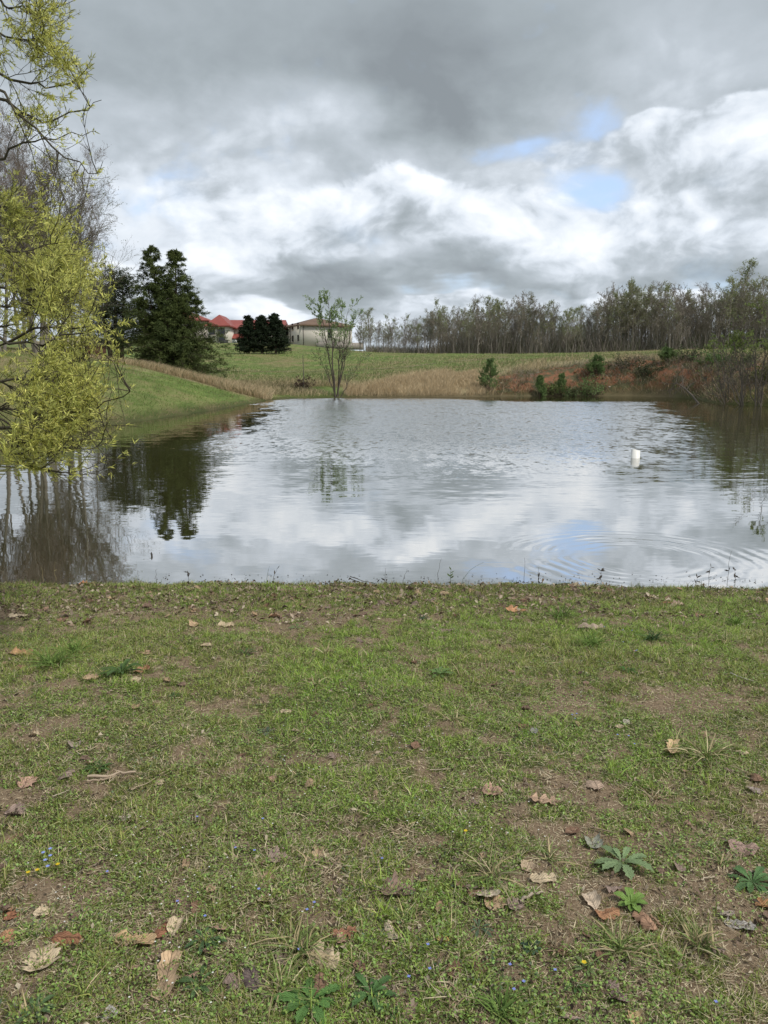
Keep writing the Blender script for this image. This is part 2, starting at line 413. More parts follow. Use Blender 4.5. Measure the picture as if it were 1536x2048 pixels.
class Acc:
    """collects geometry chunks into one mesh"""
    def __init__(s): s.V = []; s.F = []; s.C = []; s.n = 0
    def add(s, V, F, col):
        V = np.asarray(V, float); F = np.asarray(F)
        c = np.empty((len(V), 3)); c[:] = col
        s.V.append(V); s.F.append(F + s.n); s.C.append(c); s.n += len(V)
    def mesh(s, name, smooth=False):
        t = [f for f in s.F if f.shape[1] == 3]; q_ = [f for f in s.F if f.shape[1] == 4]
        fl = ([np.concatenate(t)] if t else []) + ([np.concatenate(q_)] if q_ else [])
        return make_mesh(name, np.concatenate(s.V), fl, np.concatenate(s.C), smooth)
def ribbons(acc, P, T, Sd, L, Wd, bend, prof, col, shade=None):
    """tapered strips: P start, T direction, Sd side, L length, Wd width, bend: displacement at the tip, prof [(t, width)] ... last one is the tip"""
    n = len(P)
    if n == 0: return
    k = len(prof) - 1
    V = np.empty((n, 2 * k + 1, 3))
    for i, (t, w) in enumerate(prof[:-1]):
        c = P + T * (L * t)[:, None] + bend * (t * t)
        V[:, 2 * i] = c - Sd * (Wd * w * .5)[:, None]; V[:, 2 * i + 1] = c + Sd * (Wd * w * .5)[:, None]
    V[:, 2 * k] = P + T * L[:, None] + bend
    f = []
    for i in range(k - 1):
        a = 2 * i; f += [(a, a + 1, a + 3), (a, a + 3, a + 2)]
    f.append((2 * k - 2, 2 * k - 1, 2 * k))
    F = (np.arange(n) * (2 * k + 1))[:, None, None] + np.array(f)[None]
    cc = np.repeat(np.broadcast_to(col, (n, 3))[:, None], 2 * k + 1, 1)
    acc.add(V.reshape(-1, 3), F.reshape(-1, 3), cc.reshape(-1, 3))
def perp(d, rng):
    r = rng.normal(size=d.shape); r -= (r * d).sum(-1, keepdims=True) * d
    return norm(r)
def tubes(acc, pts, rad_, sides, col):
    """pts n x k x 3, rad n x k -> connected tubes"""
    n, k, _ = pts.shape
    if n == 0: return
    tan = np.gradient(pts, axis=1); tan = norm(tan)
    ref = np.zeros_like(tan[:, 0]); ref[:, 0] = 1
    ref = np.where(np.abs(tan[:, :1, 0]) > .9, np.array([[0, 1, 0]]), ref)
    u = norm(np.cross(tan, ref[:, None, :])); v = np.cross(tan, u)
    an = np.arange(sides) / sides * 2 * math.pi
    ring = pts[:, :, None, :] + rad_[:, :, None, None] * (u[:, :, None, :] * np.cos(an)[None, None, :, None] + v[:, :, None, :] * np.sin(an)[None, None, :, None])
    V = ring.reshape(-1, 3)
    base = (np.arange(n) * k * sides)[:, None, None] + (np.arange(k - 1) * sides)[None, :, None]
    j = np.arange(sides)[None, None, :]; j2 = (j + 1) % sides
    F = np.stack([base + j, base + j2, base + j2 + sides, base + j + sides], -1).reshape(-1, 4)
    cc = np.broadcast_to(col, (n, 3)) if np.ndim(col) == 2 else np.broadcast_to(np.array(col), (n, 3))
    acc.add(V, F, np.repeat(cc, k * sides, 0))
def grow(P, D, L, R, nseg, wig, up, tip, rng):
    n = len(P); pts = np.zeros((n, nseg + 1, 3)); pts[:, 0] = P; d = D.copy()
    for i in range(nseg):
        if i: d = d + rng.normal(0, wig, (n, 3))
        d[:, 2] += up; d = norm(d)
        pts[:, i + 1] = pts[:, i] + d * (L / nseg)[:, None]
    t = np.linspace(0, 1, nseg + 1)
    return pts, R[:, None] * (1 - (1 - tip) * t[None])
def kids(pts, rads, L, m, t0, t1, ang, ratio, lsh, rng, rk=.6, angv=.2):
    n, k, _ = pts.shape
    t = rng.uniform(t0, t1, (n, m)); f = t * (k - 1); i = np.minimum(f.astype(int), k - 2); f = f - i
    ii = np.arange(n)[:, None]
    p = pts[ii, i] * (1 - f)[..., None] + pts[ii, i + 1] * f[..., None]
    tg = norm(pts[ii, i + 1] - pts[ii, i])
    pr = perp(tg, rng); a = ang + rng.normal(0, angv, (n, m))
    d = tg * np.cos(a)[..., None] + pr * np.sin(a)[..., None]
    r = (rads[ii, i] * (1 - f) + rads[ii, i + 1] * f) * rk
    Ln = L[:, None] * ratio * (1 - lsh * t) * rng.uniform(.65, 1.2, (n, m))
    return p.reshape(-1, 3), norm(d.reshape(-1, 3)), Ln.ravel(), r.ravel()

def smat(name, col, rough=.8, var=.15, scale=5., bump=0., metallic=0.0, spec=.3):
    m = bpy.data.materials.new(name); m.use_nodes = True; N = NT(m.node_tree)
    b = N.n['Principled BSDF']; b.inputs['Roughness'].default_value = rough; b.inputs['Metallic'].default_value = metallic
    b.inputs['Specular IOR Level'].default_value = spec
    tc = N.new('ShaderNodeTexCoord').outputs['Object']
    nz = N.noise(tc, scale, 5, .6)
    lo = tuple(c * (1 - var) for c in col); hi = tuple(min(c * (1 + var), 1) for c in col)
    N.l.new(N.ramp(nz, [(.3, lo), (.7, hi)]), b.inputs['Base Color'])
    if bump:
        bn = N.new('ShaderNodeBump'); bn.inputs['Distance'].default_value = bump; N.l.new(nz, bn.inputs['Height']); N.l.new(bn.outputs[0], b.inputs['Normal'])
    return m
def colmat(name, rough=.75, trans=0.0, var=.12, scale=30., spec=.25, veins=False):
    """colour from the mesh's own colour attribute, with grain"""
    m = bpy.data.materials.new(name); m.use_nodes = True; N = NT(m.node_tree)
    b = N.n['Principled BSDF']; b.inputs['Roughness'].default_value = rough; b.inputs['Specular IOR Level'].default_value = spec
    at_ = N.new('ShaderNodeAttribute', attribute_name='Col').outputs['Color']
    nz = N.noise(N.new('ShaderNodeTexCoord').outputs['Object'], scale, 4, .6)
    f = N.m('MULTIPLY_ADD', N.m('SUBTRACT', nz, .5), var * 4, 1.0)
    c = N.v('SCALE', at_, f)
    if veins:
        uv = N.sep(N.new('ShaderNodeUVMap').outputs[0])
        ax = N.m('ABSOLUTE', uv[0])
        mid = N.ss(ax, .0, .05, 1, 0)
        sv = N.m('FRACT', N.m('MULTIPLY', N.m('SUBTRACT', uv[1], N.m('MULTIPLY', ax, .35)), 8.0))
        side = N.ss(N.m('ABSOLUTE', N.m('SUBTRACT', sv, .5)), 0.0, .10, .55, 0)
        vn = N.m('MAXIMUM', mid, side)
        c = N.mix(N.m('MULTIPLY', vn, .5), c, N.v('SCALE', c, 1.55 if veins == 'light' else .62))
        bn = N.new('ShaderNodeBump'); bn.inputs['Distance'].default_value = .003
        N.l.new(N.m('ADD', vn, nz), bn.inputs['Height']); N.l.new(bn.outputs[0], b.inputs['Normal'])
    N.l.new(c, b.inputs['Base Color'])
    if trans:
        tr = N.new('ShaderNodeBsdfTranslucent'); N.l.new(c, tr.inputs[0])
        mx = N.new('ShaderNodeMixShader'); mx.inputs[0].default_value = trans
        N.l.new(b.outputs[0], mx.inputs[1]); N.l.new(tr.outputs[0], mx.inputs[2])
        N.l.new(mx.outputs[0], N.n['Material Output'].inputs[0])
    return m
M_GRASS = colmat('grass_blade', .6, .3)
M_LEAF = colmat('tree_leaf', .6, .35)
M_BARK = colmat('bark', .9, 0, .2, 8.)
M_NEEDLE = colmat('needle', .75, .1)
M_DEAD = colmat('dead_leaf', .8, .12, .14, 60., .2, 'dark')
M_ROS = colmat('weed_leaf', .5, .2, .10, 40., .35, 'light')
M_STRAW = colmat('straw', .8, .15)

# ------------------------------------------------------------------ terrain
def build_ground():
    r = [0.25]
    while r[-1] < 5200:
        x = r[-1]
        st = x * .0135 if x < 10 else (x * .02 if x < 48 else (.42 if x < 82 else (x * .012 if x < 300 else x * .05)))
        r.append(x + max(st, .012))
    r = np.array(r)
    th = np.concatenate([np.arange(-180, -36, 4.0), np.arange(-36, 36, .3), np.arange(36, 180, 4.0)]) * math.pi / 180
    Rg, T = np.meshgrid(r, th, indexing='ij')
    X = Rg * np.sin(T); Y = Rg * np.cos(T)
    Z = ground(X, Y)
    n, k = X.shape
    V = np.stack([X, Y, Z], -1).reshape(-1, 3)
    i = np.arange(n - 1)[:, None]; j = np.arange(k)[None]; j2 = (j + 1) % k
    F = np.stack([i * k + j, i * k + j2, (i + 1) * k + j2, (i + 1) * k + j], -1).reshape(-1, 4)[:, ::-1]
    c0 = len(V)
    V = np.concatenate([V, [[0, 0, gz(0.01, 0.01)]]])
    F2 = np.stack([np.full(k, c0), (np.arange(k) + 1) % k, np.arange(k)], -1)[:, ::-1]
    me = make_mesh('ground', V, [F, F2], None, True)
    x = V[:, 0]; y = V[:, 1]; s = sdist(x, y); rr = np.hypot(x, y)
    pxx = x / np.maximum(y, 1) * FPX + 768
    clay = ssn(pxx, 950, 1010) * ssn(y, 45, 55) * (1 - ssn(s + (fbm(x * .5, y * .5, 5) - .5) * 3, 4.4, 6.2)) * (y > 0)
    clay = clay * ssn(s, .0, .6)
    field = ssn(rr, 9, 20)
    dry = ssn(y, 62, 64) * (1 - ssn(s, 8, 14)) * ssn(pxx, 640, 760) * (1 - clay)
    ridge = (1 - ssn(np.abs(y - 58 - (fbm(x * .3, y * .3, 2) - .5) * 2), 1.5, 4)) * ssn(-x, 8, 9.5)
    dry = np.maximum(dry, ridge)
    mound = ssn(s, 3.5, 8) * ssn(-x, 9, 12) * ssn(y, 14, 22) * (1 - ssn(y, 62, 80)) * ssn(fbm(x * .35, y * .25, 6, 4), .42, .6) * .6; dry = np.maximum(dry, mound)
    lip = ssn(pxx, 1000, 1100) * ssn(y, 50, 60) * ssn(s, 5, 6.5) * (1 - ssn(s, 8, 12)); dry = np.maximum(dry, lip * .8)
    wet = 1 - ssn(np.abs(s), .15, .9) ; 
    turf = np.where((rr < 14) & (y > 0), ssn(cover(x, y), -.22, .22), .6)
    for nm, a in (('turf', turf), ('clay', clay), ('field', field), ('dry', dry), ('wet', wet)):
        t = me.attributes.new(nm, 'FLOAT', 'POINT'); t.data.foreach_set('value', a.astype(np.float32))
    m = bpy.data.materials.new('ground'); m.use_nodes = True; N = NT(m.node_tree)
    b = N.n['Principled BSDF']; b.inputs['Roughness'].default_value = .95; b.inputs['Specular IOR Level'].default_value = .15
    P = N.new('ShaderNodeNewGeometry').outputs['Position']
    A_ = lambda nm: N.new('ShaderNodeAttribute', attribute_name=nm).outputs['Fac']
    n1 = N.noise(P, 2.2, 6, .65); n2 = N.noise(P, 26., 6, .7); n3 = N.noise(P, 110., 4, .7)
    soil = N.mix(n2, (.105, .072, .044), (.34, .25, .165))
    soil = N.mix(N.ss(n3, .45, .7), soil, (.34, .26, .175))
    shaded_moss = N.mix(n3, (.040, .048, .016), (.15, .175, .055))  # green under the turf, darkened to paint in the shade between blades
    near = N.mix(N.ss(N.m('ADD', N.m('MULTIPLY', A_('turf'), .62), N.m('MULTIPLY', n2, .6)), .38, .78), soil, shaded_moss)
    f1 = N.noise(P, .09, 6, .65); f2 = N.noise(N.v('MULTIPLY', P, (1, .35, 1)), .9, 6, .7)
    grs = N.mix(N.ss(f2, .3, .7), (.075, .115, .028), (.165, .225, .060))
    tan = N.mix(f2, (.15, .13, .06), (.26, .21, .11))
    far = N.mix(N.ss(N.m('ADD', N.m('MULTIPLY', f1, .8), N.m('MULTIPLY', f2, .35)), .50, .74), grs, tan)
    c = N.mix(A_('field'), near, far)
    dryc = N.mix(f2, (.19, .155, .09), (.38, .31, .19))
    c = N.mix(N.m('MULTIPLY', A_('dry'), .85), c, dryc)
    k1 = N.noise(P, .8, 6, .7); k2 = N.noise(P, 3.5, 5, .7)
    cl = N.mix(k2, (.12, .058, .034), (.31, .145, .08))
    cl = N.mix(N.ss(k1, .47, .57), cl, N.mix(k2, (.05, .05, .024), (.13, .115, .065)))
    c = N.mix(A_('clay'), c, cl)
    c = N.mix(N.m('MULTIPLY', A_('wet'), .65), c, (.035, .027, .016))
    N.l.new(c, b.inputs['Base Color'])
    bn = N.new('ShaderNodeBump'); bn.inputs['Distance'].default_value = .02
    N.l.new(N.m('ADD', n2, N.m('MULTIPLY', n3, .4)), bn.inputs['Height']); N.l.new(bn.outputs[0], b.inputs['Normal'])
    obj('ground', me, m, kind='structure')
build_ground()

# ------------------------------------------------------------------ water
RING = at(1272, 1117, 1.0); RING = RING - np.array([0, 0, CAMZ]); RING = RING * (-CAMZ / RING[2])
def build_water():
    p = SH.mean(0) + (SH - SH.mean(0)) * 1.0
    # a sheet a little wider than the pond
    d = SH - np.roll(SH, 1, 0); d2 = np.roll(SH, -1, 0) - SH
    nrm = norm(norm(d) + norm(d2)); nrm = np.stack([nrm[:, 1], -nrm[:, 0]], 1)
    if sdist(*(SH[:1] + nrm[:1] * .1).T)[0] < 0: nrm = -nrm
    Q = SH + nrm * .6
    V = np.concatenate([np.concatenate([Q, np.zeros((len(Q), 1))], 1)])
    me = bpy.data.meshes.new('water'); me.from_pydata([tuple(v) for v in V], [], [list(range(len(V)))]); me.update()
    if me.polygons[0].normal.z < 0: me.flip_normals()
    m = bpy.data.materials.new('water'); m.use_nodes = True; N = NT(m.node_tree)
    b = N.n['Principled BSDF']
    P = N.new('ShaderNodeNewGeometry').outputs['Position']
    x, y, z = N.sep(P)
    mud = N.mix(N.noise(P, .25, 3, .5), (.034, .034, .012), (.050, .046, .018))
    # shallows by the near bank show the brown bed
    mud = N.mix(N.m('MULTIPLY', N.ss(y, 9.3, 7.2), .5), mud, (.075, .058, .026))
    N.l.new(mud, b.inputs['Base Color'])
    b.inputs['IOR'].default_value = 4.2
    b.inputs['Specular IOR Level'].default_value = .9
    # wind: ruffled beyond about 17 m, in patches; calm near the camera, under the left trees and under the far bank
    patch = N.noise(N.v('MULTIPLY', P, (.09, .05, 0)), 1.0, 4, .55)
    yy = N.m('ADD', y, N.m('MULTIPLY', N.m('SUBTRACT', patch, .5), 14.0))
    pf_ = N.noise(N.v('MULTIPLY', P, (.8, .35, 0)), 1.0, 4, .65)
    xx = N.m('ADD', N.m('ADD', x, N.m('MULTIPLY', N.m('SUBTRACT', patch, .5), 5.0)), N.m('MULTIPLY', N.m('SUBTRACT', pf_, .5), 5.0))
    wind = N.m('MULTIPLY', N.ss(yy, 13.0, 25.0), N.ss(N.m('ADD', N.m('ADD', y, N.m('MULTIPLY', N.ss(x, 3.0, 10.0), 7.5)), N.m('MULTIPLY', N.m('SUBTRACT', N.noise(N.v('MULTIPLY', P, (.35, 1, 0)), 1.0, 3, .6), .5), 5.0)), 63.5, 60.5))
    left = N.ss(N.m('ADD', xx, N.m('MULTIPLY', y, .135)), -2.2, .8)       # lee of the left bank
    band = N.m('MULTIPLY', N.m('MULTIPLY', N.ss(yy, 17.5, 20.0), N.ss(yy, 25.0, 21.0)), N.ss(x, -7.0, -5.0))
    leftf = N.m('MAXIMUM', left, N.m('MULTIPLY', band, .55))
    right = N.ss(N.m('SUBTRACT', xx, N.m('MULTIPLY', y, .36)), 1.2, -2.0, 0.15, 1.0)
    wind = N.m('MULTIPLY', N.m('MULTIPLY', wind, leftf), right)
    wind = N.m('MULTIPLY', wind, N.ss(patch, .22, .5, .45, 1.0))
    Pw = N.v('MULTIPLY', P, (1.0, .55, 1.0))
    a1 = N.noise(Pw, 4.5, 3, .65, col=True); a2 = N.noise(Pw, 13., 2, .6, col=True)
    rip = N.v('ADD', N.v('MULTIPLY_ADD', a1, (.55, 1.0, 0), (-.275, -.5, 0)), N.v('MULTIPLY_ADD', a2, (.45, .7, 0), (-.225, -.35, 0)))
    slope = N.v('SCALE', rip, N.m('MULTIPLY', wind, .42))
    # seen at a low angle the facets that face the viewer are the ones in sight
    inc = N.v('NORMALIZE', N.v('MULTIPLY', N.new('ShaderNodeNewGeometry').outputs['Incoming'], (1, 1, 0)))
    slope = N.v('ADD', slope, N.v('SCALE', inc, N.m('MULTIPLY', wind, N.m('MULTIPLY_ADD', N.noise(N.v('MULTIPLY', P, (.5, .25, 0)), 1.0, 3, .6), .11, .015))))
    N.l.new(N.m('MULTIPLY_ADD', wind, .16, .012), b.inputs['Roughness'])
    # gentle wavelets everywhere
    Pc = N.v('MULTIPLY', P, (.8, 2.6, 1.0))
    c1 = N.noise(Pc, 1.5, 3, .55, .4, col=True); c2 = N.noise(Pc, 5.5, 2, .5, col=True)
    calm = N.v('ADD', N.v('MULTIPLY_ADD', c1, (.35, 1.0, 0), (-.175, -.5, 0)), N.v('MULTIPLY_ADD', c2, (.35, .8, 0), (-.175, -.4, 0)))
    amp = N.m('MULTIPLY_ADD', N.ss(y, 9.0, 15.0), .030, .012)
    slope = N.v('ADD', slope, N.v('SCALE', calm, N.m('MULTIPLY', amp, 1.2)))
    # rings spreading from one spot
    d = N.v('SUBTRACT', P, (float(RING[0]), float(RING[1]), 0.0))
    r = N.v('LENGTH', N.v('ADD', d, N.v('MULTIPLY_ADD', c1, (.10, .10, 0), (-.05, -.05, 0))))
    env = N.m('MULTIPLY', N.ss(r, .45, .95), N.ss(r, 1.75, 1.0))
    ph = N.m('SINE', N.m('ADD', N.m('MULTIPLY', N.m('POWER', r, .8), 46.0), N.m('MULTIPLY', N.noise(P, 1.3, 2, .5), 9.0)))
    k = N.m('MULTIPLY', N.m('MULTIPLY', ph, env), N.m('MULTIPLY_ADD', N.ss(N.noise(P, 1.6, 2, .5), .34, .70), .046, .006))
    slope = N.v('ADD', slope, N.v('SCALE', N.v('NORMALIZE', d), k))
    nn = N.v('NORMALIZE', N.v('ADD', N.v('MULTIPLY', slope, (1, 1, 0)), (0, 0, 1)))
    N.l.new(nn, b.inputs['Normal'])
    obj('water', me, m, kind='structure')
build_water()

# path across the field
def build_path():
    pts = []
    for px in np.linspace(430, 1010, 60):
        D = 117 + 6 * math.sin(px / 150.)
        x = (px - 768) / FPX * D
        for dd in (-.7, -.25, .25, .7):
            pts.append((x, D + dd, gz(x, D + dd) + .05))
    n = 60; F = []
    for i in range(n - 1):
        for j in range(3):
            a = i * 4 + j; F.append((a, a + 4, a + 5, a + 1))
    obj('path', make_mesh('path', np.array(pts), np.array(F)), smat('path_dirt', (.21, .19, .10), .95, .25, .8), kind='structure')
build_path()
# ------------------------------------------------------------------ trees
def leaf_quads(acc, P, rng, size, col, var=.25, flat=False):
    """small leaf-sized rhombs at points"""
    n = len(P)
    d = norm(rng.normal(size=(n, 3))); s = perp(d, rng)
    L = size * rng.uniform(.6, 1.3, n)
    V = np.stack([P, P + d * (L * .5)[:, None] + s * (L * .32)[:, None], P + d * L[:, None], P + d * (L * .5)[:, None] - s * (L * .32)[:, None]], 1)
    cc = np.array(col)[None] * rng.uniform(1 - var, 1 + var, (n, 1)) * rng.uniform(.92, 1.08, (n, 3))
    acc.add(V.reshape(-1, 3), (np.arange(n) * 4)[:, None] + np.arange(4)[None], np.repeat(cc, 4, 0))
def along(pts, m, rng, t0=.2, t1=1.0):
    n, k, _ = pts.shape
    t = rng.uniform(t0, t1, (n, m)) * (k - 1); i = np.minimum(t.astype(int), k - 2); f = (t - i)[..., None]
    ii = np.arange(n)[:, None]
    return (pts[ii, i] * (1 - f) + pts[ii, i + 1] * f).reshape(-1, 3)
def twig_strips(acc, pts, w, col, rng):
    """last twigs: one thin three-sided spike each"""
    p0 = pts[:, 0]; p1 = pts[:, -1]; T = p1 - p0; L = np.linalg.norm(T, axis=1); T = norm(T)
    n = len(p0)
    ribbons(acc, p0, T, perp(T, rng), L, np.full(n, w), rng.normal(0, .05, (n, 3)) * L[:, None], [(0, 1), (.55, .7), (1, 0)], col)
BARK = np.array((.105, .09, .075)); TWIG = np.array((.12, .098, .085))
def tree_meshes(name, seed, H, r0, first=.35, nb=24, ns=9, nt=5, ang=.8, br=.34, up=.12, stems=1, spread=0.0, wig=.05,
                twigw=.02, leaf=None, leafcol=None, leafn=0, leaft=.0, bark=BARK, twig=TWIG, nt2=0, lsh=.55, sides=6, wm=.35, top=None):
    rng = np.random.default_rng(seed)
    A1, A2 = Acc(), Acc()
    if stems == 1:
        P = np.zeros((1, 3)); D = norm(np.array([[rng.normal(0, .04), rng.normal(0, .04), 1.0]])); L = np.array([H]); R = np.array([r0])
    else:
        an = rng.uniform(0, 2 * math.pi, stems); q_ = spread * rng.uniform(.3, 1.0, stems)
        P = np.stack([np.cos(an) * .15, np.sin(an) * .15, np.zeros(stems)], 1)
        D = norm(np.stack([np.cos(an) * q_, np.sin(an) * q_, np.ones(stems)], 1)); L = H * rng.uniform(.75, 1.03, stems); R = r0 * rng.uniform(.7, 1.1, stems)
    P[:, 2] -= .25
    p0, q0 = grow(P, D, L, R, 9, wig, .03, .12, rng); tubes(A1, p0, q0, sides, bark)
    b, d, l, r = kids(p0, q0, L, nb, first, .98, ang, br, lsh, rng, .5)
    p1, q1 = grow(b, d, l, np.maximum(r, twigw * .8), 5, .12, up, .2, rng); tubes(A1, p1, q1, 4, bark)
    b, d, l, r = kids(p1, q1, l, ns, .2, 1.0, .75, .48, .4, rng, .55)
    p2, q2 = grow(b, d, l, np.maximum(r, twigw * .5), 3, .16, up, .3, rng); tubes(A2, p2, q2, 3, twig)
    b, d, l, r = kids(p2, q2, l, nt, .15, 1.0, .65, .6, .2, rng)
    p3, q3 = grow(b, d, l, np.maximum(r, twigw * .5), 2, .15, up * .7, .4, rng); twig_strips(A2, p3, twigw, twig, rng)
    last = p3
    if nt2:
        b, d, l, r = kids(p3, q3, l, nt2, .2, 1.0, .6, .6, .2, rng)
        p4, q4 = grow(b, d, l, r, 1, .1, 0, .5, rng); twig_strips(A2, p4, twigw * .7, twig, rng); last = p4
    if leafn:
        lp = along(last, leafn, rng)
        hgt = lp[:, 2] / H
        keep = rng.uniform(size=len(lp)) < np.clip((hgt - leaft) * 2.5, .12, 1)
        lp = lp[keep]
        leaf_quads(A2, lp, rng, leaf, leafcol, .3)
    return A1.mesh('trunk', True), A2.mesh('crown')
def tree_thing(name, meshes, label, cat, loc, rotz=0, scale=1.0, group=None, mats=(M_BARK, M_LEAF)):
    t = thing(name, label, cat, loc, rotz, group)
    t.scale = scale if hasattr(scale, '__len__') else (scale,) * 3
    obj('trunk', meshes[0], mats[0], t); obj('crown', meshes[1], mats[1], t)
    return t
def base(px, D): x = (px - 768) / FPX * D; return (x, D, gz(x, D))

# -- the wood beyond the field
WOOD = []
for i, (lc, ln, nb, br, first) in enumerate([((.20, .22, .09), 2, 26, .30, .24), ((.24, .21, .16), 1, 26, .27, .30), ((.25, .30, .12), 2, 30, .32, .16),
        ((.16, .14, .12), 1, 30, .32, .20), ((.24, .27, .14), 2, 26, .28, .32), ((.15, .135, .115), 1, 28, .30, .18), ((.28, .33, .13), 2, 28, .30, .22)]):
    WOOD.append(tree_meshes('wood', 100 + i, 15, .17 + .02 * (i % 3), first, nb, 9, 5, .85, br, .12, twigw=.036, leaf=.18, leafcol=lc, leafn=ln, leaft=.25,
                            bark=np.array((.24, .21, .18)), twig=np.array((.38, .33, .275)), sides=4, wig=.045))
TOPX = [720, 760, 800, 850, 880, 915, 950, 1000, 1045, 1080, 1120, 1170, 1200, 1250, 1300, 1340, 1400, 1440, 1470, 1500, 1536, 1600, 1700]
TOPY = [634, 636, 634, 630, 618, 628, 602, 607, 598, 603, 622, 615, 586, 574, 578, 578, 582, 570, 560, 572, 570, 568, 566]
rw = np.random.default_rng(55)
protos = []
first_used = {}
def wood_tree(px, D, H, v, label, group=None):
    b_ = base(px, D)
    sc = H / 15.0
    if v not in first_used:
        t = tree_thing('woodland_tree', WOOD[v], label, 'tree', b_, rw.uniform(0, 6.28), (sc * rw.uniform(.9, 1.15), sc, sc), group)
        first_used[v] = t
    else:
        t = dup(first_used[v], b_, rw.uniform(0, 6.28), (sc * rw.uniform(.9, 1.15), sc, sc), label, group)
        if group is None and 'group' in t: del t['group']
    return t
SPECIAL = [(528 + 1100 - 160, 212, 535, 6, 'tallest thin crowned tree standing above the right end of the far wood'),
 (880, 205, 606, 2, 'pale green rounded tree in the left half of the far wood, in full young leaf'),
 (1045, 207, 594, 0, 'tall dark branched tree rising from the middle of the far wood'),
 (952, 209, 598, 3, 'bare round crowned tree, first tall one right of the pale green rounded tree'),
 (1202, 208, 576, 1, 'bare tree with an open crown standing clear above the wood over the red bank'),
 (1255, 206, 570, 4, 'broad flat topped tree right of the open crowned one in the far wood'),
 (1340, 208, 566, 5, 'bare forked tree left of the tallest tree in the far wood'),
 (738, 214, 622, 6, 'slim pale green tree, nearest of the far wood to the cream building')]
for px, D, ty, v, lab in SPECIAL:
    H = at(px, ty, D)[2] - base(px, D)[2]
    wood_tree(px, D, H, v, lab)
GW = 'bare and budding trees of the far wood'
for px in np.concatenate([np.arange(716, 1700, 7.6), np.arange(720, 1700, 11.0), np.arange(760, 1000, 12.0), np.arange(860, 1700, 18.0)]):
    px = px + rw.uniform(-4, 4); D = rw.uniform(203, 214) if rw.uniform() < .5 else rw.uniform(214, 232)
    ty = np.interp(px, TOPX, TOPY) + rw.uniform(-6, 30)
    if px < 860 and D > 222: continue
    H = max(at(px, ty, D)[2] - base(px, D)[2], 6)
    v_ = int(rw.integers(0, 7)); look = ['budding olive green', 'bare grey brown', 'light green budding', 'bare dark brown', 'thinly budding', 'bare twiggy brown', 'pale green budding'][v_]
    reg = [(800, 'by the cream building end of the far wood'), (960, 'of the far wood over the golden grass'), (1090, 'of the far wood over the young pine'), (1230, 'of the far wood over the green bushes'), (1380, 'of the far wood over the red bank'), (1500, 'of the far wood behind the saplings'), (9999, 'of the far wood at the right edge')]
    wood_tree(px, D, H, v_, look + (' tree in front ' if D < 210 else (' tree in the midst ' if D < 220 else ' tree at the back ')) + [q_[1] for q_ in reg if px < q_[0]][0], GW)
# undergrowth between the trunks
A_ = Acc(); n = 32000
px = rw.uniform(735, 1720, n); D = rw.uniform(204, 236, n); X = (px - 768) / FPX * D
P = np.stack([X, D, ground(X, D) - .1], 1); T = norm(np.stack([rw.normal(0, .3, n), rw.normal(0, .3, n), np.ones(n)], 1))
Hh = rw.uniform(2, 11, n) * (.25 + .75 * ssn(px, 830, 960)) * rw.uniform(.4, 1, n) + .5
colr = np.where(rw.uniform(size=(n, 1)) < .2, np.array([[.09, .105, .04]]), np.array([[.28, .245, .21]])) * rw.uniform(.6, 1.3, (n, 1))
ribbons(A_, P, T, perp(T, rw), Hh, rw.uniform(.03, .12, n), rw.normal(0, .5, (n, 3)), [(0, 1), (.6, .8), (1, 0)], colr)
obj('undergrowth', A_.mesh('undergrowth'), M_STRAW, kind='stuff', label='brown brushy undergrowth between the trunks of the far wood')

# -- bare trees on the left bank
LB = [tree_meshes('bare', 201, 15, .20, .22, 26, 11, 7, .60, .46, .13, stems=2, spread=.18, twigw=.017, nt2=2, leaf=.06, leafcol=(.16, .10, .075), leafn=1, sides=7, bark=np.array((.20, .18, .155)), twig=np.array((.22, .18, .155))),
      tree_meshes('bare', 202, 15, .17, .22, 24, 10, 6, .55, .42, .14, stems=3, spread=.16, twigw=.017, nt2=2, leaf=.06, leafcol=(.14, .13, .06), leafn=1, sides=7, bark=np.array((.24, .215, .18)), twig=np.array((.23, .18, .15))),
      tree_meshes('bare', 203, 14, .16, .16, 34, 11, 7, .9, .50, .07, stems=1, spread=.1, twigw=.017, nt2=2, leaf=.08, leafcol=(.12, .16, .05), leafn=1, sides=7, bark=np.array((.17, .155, .13)), twig=np.array((.18, .16, .13)))]
def left_tree(px, D, ty, v, label, rot, wx=1.0):
    b_ = base(px, D); H = at(px, ty, D)[2] - b_[2]; sc = H / (15 if v < 2 else 14)
    return b_, sc, (sc * wx, sc * wx, sc)
lt = {}
